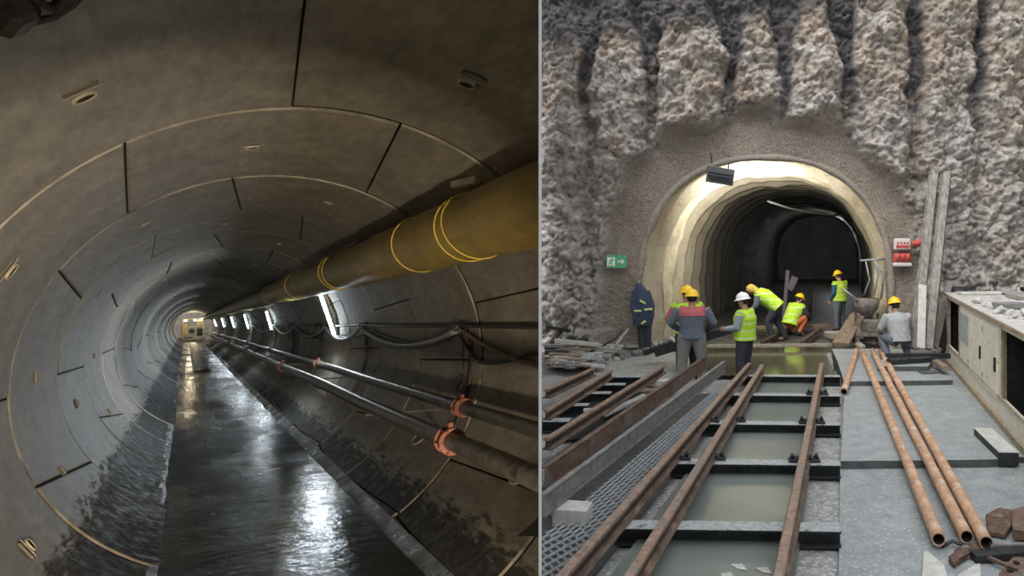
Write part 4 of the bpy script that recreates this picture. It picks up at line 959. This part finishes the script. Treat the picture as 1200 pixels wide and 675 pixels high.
flat('rusty_bracket', [(1111,658),(1128,645),(1146,640),(1150,648),(1133,655),(1118,666)], -.09, .05, 'scrap', 'bent rusty bracket below the middle pipe mouth')
flat('perforated_angle', [(1170,676),(1196,644),(1214,650),(1214,690),(1172,690)], -.09, .03, 'channel_brown', 'perforated rusty angle in the bottom right corner')
flat('broken_sheet', [(1082,648),(1088,648),(1106,664),(1112,680),(1080,682)], -.095, .02, 'plank_pale', 'pale broken sheet at the bottom edge below the left pipe')
flat('broken_sheet', [(1122,676),(1142,664),(1149,662),(1150,682),(1120,684)], -.095, .02, 'plank_pale', 'pale broken sheet at the bottom edge below the rusty bracket')
a, b = G(1150,650,-.05), G(1192,668,-.05); lay('scrap_rod', a, b, .03, .03, 'rail', 'thin rusty rod crossing below the dark scrap beam')
k = MB(); k.tube([G(1104,640,-.08), G(1116,634,-.05), G(1130,640,-.06), G(1120,647,-.08)], .018, 8); tag(k.build('wire_coil', 'cable_black'), 'black wire loop between the left and middle pipe mouths', 'wire')
for (hx_, hy_) in ((1184,668),(1191,659),(1198,650)):
    k = MB(); c = G(hx_, hy_, -.05); k.tube([c-V((0,0,.005)), c+V((0,0,.004))], .028, 10); tag(k.build('hole_disc', 'dark'), 'black disc painted as a hole in the perforated rusty angle at the corner', 'hole', 'painted holes in the rusty angle')  # flat dark discs painted as holes through the angle
a, b = G(1160,640,-.04), G(1210,640,-.04); lay('scrap_rod', a, b, .05, .05, 'channel_grey', 'grey rod lying under the right pipe mouth'); lay('scrap_beam', G(1140,652,-.06), G(1210,646,-.06), .14, .06, 'steel_dark', 'dark wet scrap beam under the pipe mouths')
for i, (x, y) in enumerate(((852,676),(891,668),(862,664))):
    flat('paper_scrap', [(x-8,y-3),(x+4,y-5),(x+10,y+2),(x-2,y+5)] if i < 1 else [(x-6,y-2),(x+8,y-3),(x+14,y+5),(x+2,y+3)], -.083, .006, 'plank_pale', ('pale scrap floating at the bottom edge between the rails','pale torn scrap floating against the right rail','small pale scrap on the water left of the right rail')[i])

# ================================================================== PEOPLE
def person(label, loc, yaw, J, wear, scale=1.0, face=V((0,1,0)), vox=.0075, wide=1.0):
    root = thing('person', label, 'person', tuple(loc), yaw); root.scale = (scale*1.06*wide, scale*1.06, scale)
    D = dict(pel=(0,0,.95), wai=(0,0,1.08), che=(0,.0,1.30), nek=(0,0,1.46), hed=(0,.02,1.60),
             sl=(-.205,0,1.41), sr=(.205,0,1.41), el=(-.25,-.02,1.13), er=(.25,-.02,1.13), wl=(-.25,.10,.90), wr=(.25,.10,.90),
             hl=(-.10,0,.92), hr=(.10,0,.92), kl=(-.12,.02,.50), kr=(.12,.02,.50), al=(-.13,0,.09), ar=(.13,0,.09))
    D.update(J); D = {k: V(v) for k, v in D.items()}
    side = (D['sr']-D['sl']).normalized(); hs = (D['hr']-D['hl']).normalized()
    up_ = (D['hed']-D['nek']).normalized(); f = (V(face)-up_*V(face).dot(up_)).normalized(); hx = f.cross(up_).normalized(); HR = Matrix((hx, f, up_)).transposed()
    spine = [D['pel'], D['wai'], D['che'], D['che'].lerp(D['nek'], .55), D['nek']]
    def torso(k, w, d, e=0.0, start=0, end=5, drop=0.0):
        W_ = [.185, .178, .205, .185, .080]; T_ = [.145, .140, .155, .120, .078]; secs = []
        for i in range(start, end):
            c = spine[i]; dr = (spine[min(i+1, 4)]-spine[max(i-1, 0)]).normalized(); a = (hs if i == 0 else side); a = (a-dr*a.dot(dr)).normalized(); b_ = dr.cross(a)
            secs.append((c, a*(W_[i]*w+e), b_*(T_[i]*d+e)))
        if drop: c, a, b_ = secs[0]; dr = (spine[0]-spine[1]).normalized(); secs.insert(0, (c+dr*drop, a*1.04, b_*1.04))
        k.loft(secs, 18)
    def arm(k, s, e=0.0, upto='w', r=(.074,.066,.054,.048,.034)):
        S, E_, W_ = D['s'+s], D['e'+s], D['w'+s]; pts = [S.lerp(D['che'], .25)+V((0,0,.02)), S, S.lerp(E_, .5), E_, E_.lerp(W_, .35), W_]
        rs = [.07+e, r[0]+e, r[1]+e, r[2]+e, r[3]+e, r[4]+e*.8]
        if upto == 'cap': pts = pts[:2]+[S.lerp(E_, .22)]; rs = [rs[0], rs[1], rs[2]+.008]
        k.limb(pts, rs)
    def leg(k, s, e=0.0):
        H_, K_, A_ = D['h'+s], D['k'+s], D['a'+s]; pts = [H_+(H_-K_).normalized()*.06, H_, H_.lerp(K_, .5), K_, K_.lerp(A_, .35), A_]; k.limb(pts, [.095+e, .104+e, .088+e, .066+e, .062+e, .042+e])
    def hand(k, s):
        E_, W_ = D['e'+s], D['w'+s]; d = (W_-E_).normalized(); sg = 1 if s == 'r' else -1
        n_ = V((-sg, 0, 0)); n_ = (n_-d*n_.dot(d)); n_ = n_.normalized() if n_.length > .1 else V((0,0,-1)); wd = d.cross(n_).normalized()
        pc = W_+d*.055; k.limb([W_-d*.01, W_+d*.03, W_+d*.085], [(.024,.02), (.040,.017), (.040,.014)], side=wd)
        for q, L_ in zip((-1.5,-.5,.5,1.5), (.060,.072,.068,.052)):
            b0 = W_+d*.085+wd*q*.019; p1 = b0+d*L_*.45+n_*.008; p2 = p1+(d*.55+n_*.75).normalized()*L_*.33; p3 = p2+(d*.1+n_).normalized()*L_*.28; k.limb([b0-d*.02, b0, p1, p2, p3], [.010,.010,.0095,.0088,.0075], side=wd, n=8)
        tw = -wd if (-wd).y > wd.y else wd; t0 = W_+d*.03+tw*.03; t1 = t0+(d*.6+tw*.7).normalized()*.035; t2 = t1+(d*.8+n_*.5+tw*.1).normalized()*.03; k.limb([t0-tw*.015, t0, t1, t2], [.013,.012,.011,.009], side=n_, n=8)
    # body: one continuous surface
    k = MB(); torso(k, .92, .92); hc = D['hed']
    for s in 'lr': arm(k, s, -.004); leg(k, s, -.006); hand(k, s)
    for s in 'lr': k.limb([D['a'+s], D['a'+s]+V((0,.05,-.04)), D['a'+s]+V((0,.15,-.06))], [.036,.036,.028])
    k.limb([D['nek']-up_*.04, D['nek'].lerp(hc, .5), hc-up_*.02], [.062,.056,.055])
    k.ball(hc+up_*.02, (.076,.096,.105), HR); k.ball(hc+f*.022-up_*.055, (.056,.068,.060), HR); k.ball(hc+f*.070-up_*.082, (.026,.022,.020), HR)
    k.limb([hc+f*.088+up_*.018, hc+f*.108-up_*.018, hc+f*.095-up_*.034], [.009,.015,.010], side=hx, n=8); k.limb([hc+f*.088-up_*.062-hx*.022, hc+f*.096-up_*.058, hc+f*.088-up_*.062+hx*.022], [.006,.009,.006], side=up_, n=8)
    for sg in (-1, 1): k.ball(hc+hx*sg*.080-f*.005-up_*.01, (.010,.020,.032), HR); k.ball(hc+f*.078+hx*sg*.034+up_*.030, (.022,.012,.009), HR)
    remesh(k.build('body', 'skin', root), vox, 3)
    for sg in (-1, 1): k = MB(); k.ball(hc+f*.087+hx*sg*.032+up_*.014, (.013,.007,.008), HR, seg=10); k.build('eye', 'eye', root)
    k = MB(); k.ball(hc-f*.018+up_*.030, (.083,.094,.100), HR); k.build('hair', 'hair', root)
    # clothing
    k = MB(); torso(k, 1.0, 1.0, .012, 0, 2, .02)
    for s in 'lr': leg(k, s, .020)
    remesh(k.build('trousers', wear['trousers'], root), .012, 4)
    for s in 'lr':
        k = MB(); A_ = D['a'+s]; sh = (A_-D['k'+s]).normalized(); fw = V((0,1,0))-sh*sh.y; fw.normalize() 
        k.limb([A_-sh*.20, A_-sh*.04, A_+sh*.03], [.062,.055,.056], n=12); k.limb([A_+sh*.035-fw*.055, A_+sh*.04, A_+sh*.045+fw*.10, A_+sh*.05+fw*.165], [(.04,.045),(.048,.045),(.05,.038),(.038,.026)], n=12); remesh(k.build('boot', 'boot', root), .011, 2)
    k = MB(); torso(k, 1.02, 1.05, .018, 0, 5, .05)
    for s in 'lr': arm(k, s, .016)
    remesh(k.build('jacket', wear['jacket'], root), .012, 4)
    if 'yoke' in wear:
        k = MB(); torso(k, 1.04, 1.08, .026, 2, 5)
        for s in 'lr': k.limb([D['s'+s].lerp(D['che'], .3)+V((0,0,.02)), D['s'+s]+V((0,0,.004))], [.09,.078])
        remesh(k.build('jacket_yoke', wear['yoke'], root), .012, 4)
    if 'vest' in wear:
        k = MB(); torso(k, 1.07, 1.12, .034, 0, 5, .06)
        for s in 'lr': arm(k, s, .020, 'cap')
        remesh(k.build('vest', wear['vest'], root), .013, 3)
    if wear.get('helmet'):
        k = MB(); c = hc+up_*.052; n_ = 20; prev = None
        for (rr, zz) in ((1.24,-.012), (1.22,.0), (1.04,.006), (1.03,.035), (.93,.07), (.74,.10), (.45,.122), (.12,.131)):
            ring = k.verts([c+HR @ V((math.cos(t)*rr*.102, math.sin(t)*rr*.124*(1.16 if (math.sin(t) > .3 and rr > 1.1) else 1), zz)) for t in [2*PI*q/n_ for q in range(n_)]])
            if prev:
                for q in range(n_): k.face([prev[q], prev[(q+1) % n_], ring[(q+1) % n_], ring[q]], 0, True)
            prev = ring
        k.face(prev); k.limb([c+HR @ V((0,.10,.055)), c+HR @ V((0,.0,.134)), c+HR @ V((0,-.10,.055))], [.014,.016,.014], side=hx, n=8); k.build('helmet', wear['helmet'], root)
    if wear.get('hood'):
        k = MB(); k.ball(hc+up_*.03-f*.01, (.105,.125,.125), HR); k.limb([D['nek'], hc-f*.03], [.09,.09]); remesh(k.build('hood', wear['hood'], root), .012, 3)
    return root
def gpt(px, Y, z=-.12): return V(((px-CX)/F*Y, Y, z))
arms_fwd = dict(el=(-.33,.03,1.16), wl=(-.22,.24,1.02), er=(.33,.03,1.16), wr=(.24,.26,1.0))
person('worker seen from behind, yellow helmet, jacket with red yoke and grey trousers', gpt(811, 14.6, -.42), .05, dict(hl=(-.11,0,.92), kl=(-.15,.02,.5), al=(-.18,0,.09), kr=(.15,.03,.5), ar=(.19,.02,.09), **arms_fwd), dict(trousers='trouser_grey', jacket='slate', yoke='red_cloth', helmet='helmet_yellow'), 1.18, wide=1.1)
person('worker half hidden behind the red-yoked jacket, yellow helmet and lime vest', gpt(805.5, 15.25, -.42), .35, dict(arms_fwd), dict(trousers='trouser_dark', jacket='red_cloth', vest='vest', helmet='helmet_yellow'), 1.20, face=V((-.5,1,0)))
person('worker in white helmet, lime vest and grey sleeves facing left by the sump', gpt(873, 14.55, -.40), 1.15, dict(hed=(0,.03,1.605), el=(-.24,.05,1.14), wl=(-.19,.30,1.10), er=(.24,-.04,1.15), wr=(.17,.21,1.10), kl=(-.10,.05,.5), al=(-.11,.02,.09)), dict(trousers='trouser_dark', jacket='grey_shirt', vest='vest', helmet='helmet_white'), 1.13, face=V((.1,1,0)))
bend = dict(pel=(0,-.10,.84), wai=(0,.02,.95), che=(0,.20,1.08), nek=(0,.36,1.20), hed=(0,.47,1.24), sl=(-.18,.30,1.16), sr=(.18,.30,1.16), el=(-.20,.34,.88), er=(.22,.36,.90), wl=(-.15,.50,.68), wr=(.15,.52,.70), hl=(-.10,-.10,.82), hr=(.10,-.10,.82), kl=(-.12,.08,.46), kr=(.12,-.10,.46), al=(-.13,-.02,.09), ar=(.13,-.28,.09))
person('bending worker in lime vest and ochre hood just inside the portal', gpt(905, 19.4), 1.35, bend, dict(trousers='trouser_dark', jacket='slate', vest='vest', hood='yellow_cloth'), 1.16, face=V((0,.6,-.6)))
squat = dict(pel=(0,-.12,.34), wai=(0,-.06,.48), che=(0,.06,.68), nek=(0,.14,.82), hed=(0,.20,.94), sl=(-.19,.10,.78), sr=(.19,.10,.78), el=(-.26,.22,.56), er=(.26,.22,.56), wl=(-.16,.42,.42), wr=(.18,.44,.40), hl=(-.11,-.10,.33), hr=(.11,-.10,.33), kl=(-.20,.24,.50), kr=(.20,.24,.50), al=(-.17,.02,.09), ar=(.17,.02,.09))
person('squatting worker in orange trousers, lime vest and yellow helmet inside the tunnel', gpt(930, 20.6), -.9, squat, dict(trousers='orange', jacket='trouser_dark', vest='vest', helmet='helmet_yellow'), 1.12, face=V((0,.8,-.4)))
person('standing worker in yellow helmet, lime vest and petrol blue sleeves deep in the tunnel', gpt(984, 21.4), .75, dict(el=(-.26,.0,1.13), wl=(-.24,.14,.90), er=(.26,.0,1.13), wr=(.22,.18,.95), hed=(0,.05,1.60)), dict(trousers='slate', jacket='blue_cloth', vest='vest', helmet='helmet_yellow'), 1.08, face=V((.1,1,-.2)))
person('crouching worker in yellow helmet and pale grey overalls beside the leaning beams', gpt(1053, 15.1)+V((0,0,.18)), .25, dict(pel=(0,-.05,.42), wai=(0,-.02,.56), che=(0,.05,.76), nek=(0,.10,.91), hed=(0,.14,1.04), sl=(-.19,.06,.86), sr=(.19,.06,.86), el=(-.28,.14,.62), er=(.28,.14,.62), wl=(-.22,.34,.50), wr=(.22,.34,.50), hl=(-.11,-.04,.41), hr=(.11,-.04,.41), kl=(-.22,.26,.46), kr=(.22,.26,.46), al=(-.20,.02,.09), ar=(.20,.02,.09)), dict(trousers='slate', jacket='pale_cloth', helmet='helmet_yellow'), 1.15, face=V((0,1,-.3)))
# beam carried by the three workers
a, b = P(768, 414, 15.0), P(857, 386, 14.75); lay('carried_channel', a, b, .12, .16, 'steel_dark', 'dark steel channel carried between the white helmet and the red-yoked jacket', 'beam')

# jacket hanging on the wall with boots below
L = thing('hanging_jacket', 'navy work jacket with lime stripes hanging at the left foot of the portal', 'jacket', tuple(P(753, 358, YW-.45)))
k = MB(); k.loft([(V((.0,0,-.50)), V((.25,0,0)), V((0,.10,0))), (V((.03,0,-.2)), V((.24,0,0)), V((0,.12,0))), (V((0,0,.15)), V((.22,0,0)), V((0,.13,0))), (V((-.06,0,.40)), V((.16,0,0)), V((0,.10,0))), (V((-.10,0,.56)), V((.06,0,0)), V((0,.05,0)))], 14)
k.limb([(-.20,0,.38), (-.24,-.04,.0), (-.18,-.06,-.35)], [.07,.065,.05]); k.limb([(.12,0,.36), (.24,-.04,.02), (.24,-.06,-.32)], [.07,.07,.055]); remesh(k.build('jacket_body', 'navy', L), .014, 3)
M['lime_stripe'] = plain('lime_silver_stripe', (.55,.72,.25), .5)
for (x, z, w, r) in ((-.10,-.12,.18,.0), (.16,-.08,.20,-.1), (.02,.10,.16,.5), (.04,-.40,.13,-.6)): 
    k = MB(); k.box((x,-.15,z), (w,.02,.05), (0,r,0), 0, .005); k.build('reflective_stripe', 'lime_stripe', L)
k = MB(); k.tube([(-.10,.0,.55), (-.10,.45,.62)], .02, 6); k.build('hook', 'steel_top', L)
L = thing('waterproof_trousers', 'black waterproof trousers hanging under the navy jacket', 'trousers', tuple(P(755, 396, YW-.40)))
k = MB(); k.limb([(-.06,0,.30),(-.07,0,0),(-.06,0,-.22)], [.11,.09,.08]); k.limb([(.08,0,.30),(.09,0,0),(.10,0,-.22)], [.11,.09,.08]); remesh(k.build('legs', 'trouser_dark', L), .014, 2)

# ================================================================== LIGHT, SKY, CAMERA
w = bpy.data.worlds.new('World'); bpy.context.scene.world = w; w.use_nodes = True; t = w.node_tree; bg = t.nodes['Background']
tc = t.nodes.new('ShaderNodeTexCoord'); sp = t.nodes.new('ShaderNodeSeparateXYZ'); t.links.new(tc.outputs['Generated'], sp.inputs[0])
r = ramp(t, sp.outputs[2], [(0, (.45,.48,.52)), (.9, (1.0,1.03,1.08))]); t.links.new(r.outputs[0], bg.inputs[0]); bg.inputs[1].default_value = 1.6
sun = bpy.data.lights.new('sun', 'SUN'); sun.energy = 2.5; sun.angle = math.radians(42); sun.color = (1,.965,.91)
so = bpy.data.objects.new('sun', sun); COL.objects.link(so); so.rotation_euler = V((.45, .65, -1.0)).to_track_quat('-Z', 'Y').to_euler()
# unseen fill lights added to brighten the portal tunnel
def lamp(nm, loc, e, col, size=.3):
    li = bpy.data.lights.new(nm, 'POINT'); li.energy = e; li.color = col; li.shadow_soft_size = size
    lo = bpy.data.objects.new(nm, li); COL.objects.link(lo); lo.location = loc; return lo
lamp('tunnel_fill_light', (2.6+TA*24, YW+24, 3.4), 130, (.95,.97,1))  # unseen point light added so the far end shows
li = bpy.data.lights.new('portal_fill_light', 'AREA'); li.size = .9; li.energy = 260; li.color = (1,.95,.84)  # unseen area light added to brighten the ribs near the mouth
lo = bpy.data.objects.new('portal_fill_light', li); COL.objects.link(lo); lo.location = (.7, YW+.45, 3.7); lo.rotation_euler = V((.12, 1, .12)).to_track_quat('-Z', 'Z').to_euler()
cam = bpy.data.cameras.new('cam'); co = bpy.data.objects.new('cam', cam); COL.objects.link(co)
co.location = CAM; co.rotation_euler = (PI/2, 0, 0); cam.sensor_fit = 'HORIZONTAL'; cam.sensor_width = 36; cam.lens = F/1200*36
cam.shift_x = (600-CX)/1200; cam.shift_y = (HZ-337.5)/1200; cam.clip_start = .05; cam.clip_end = 500
sc = bpy.context.scene; sc.camera = co
sc.view_settings.view_transform = 'Standard'; sc.view_settings.look = 'None'; sc.view_settings.gamma = 1; sc.view_settings.use_curve_mapping = False; sc.view_settings.exposure = 0
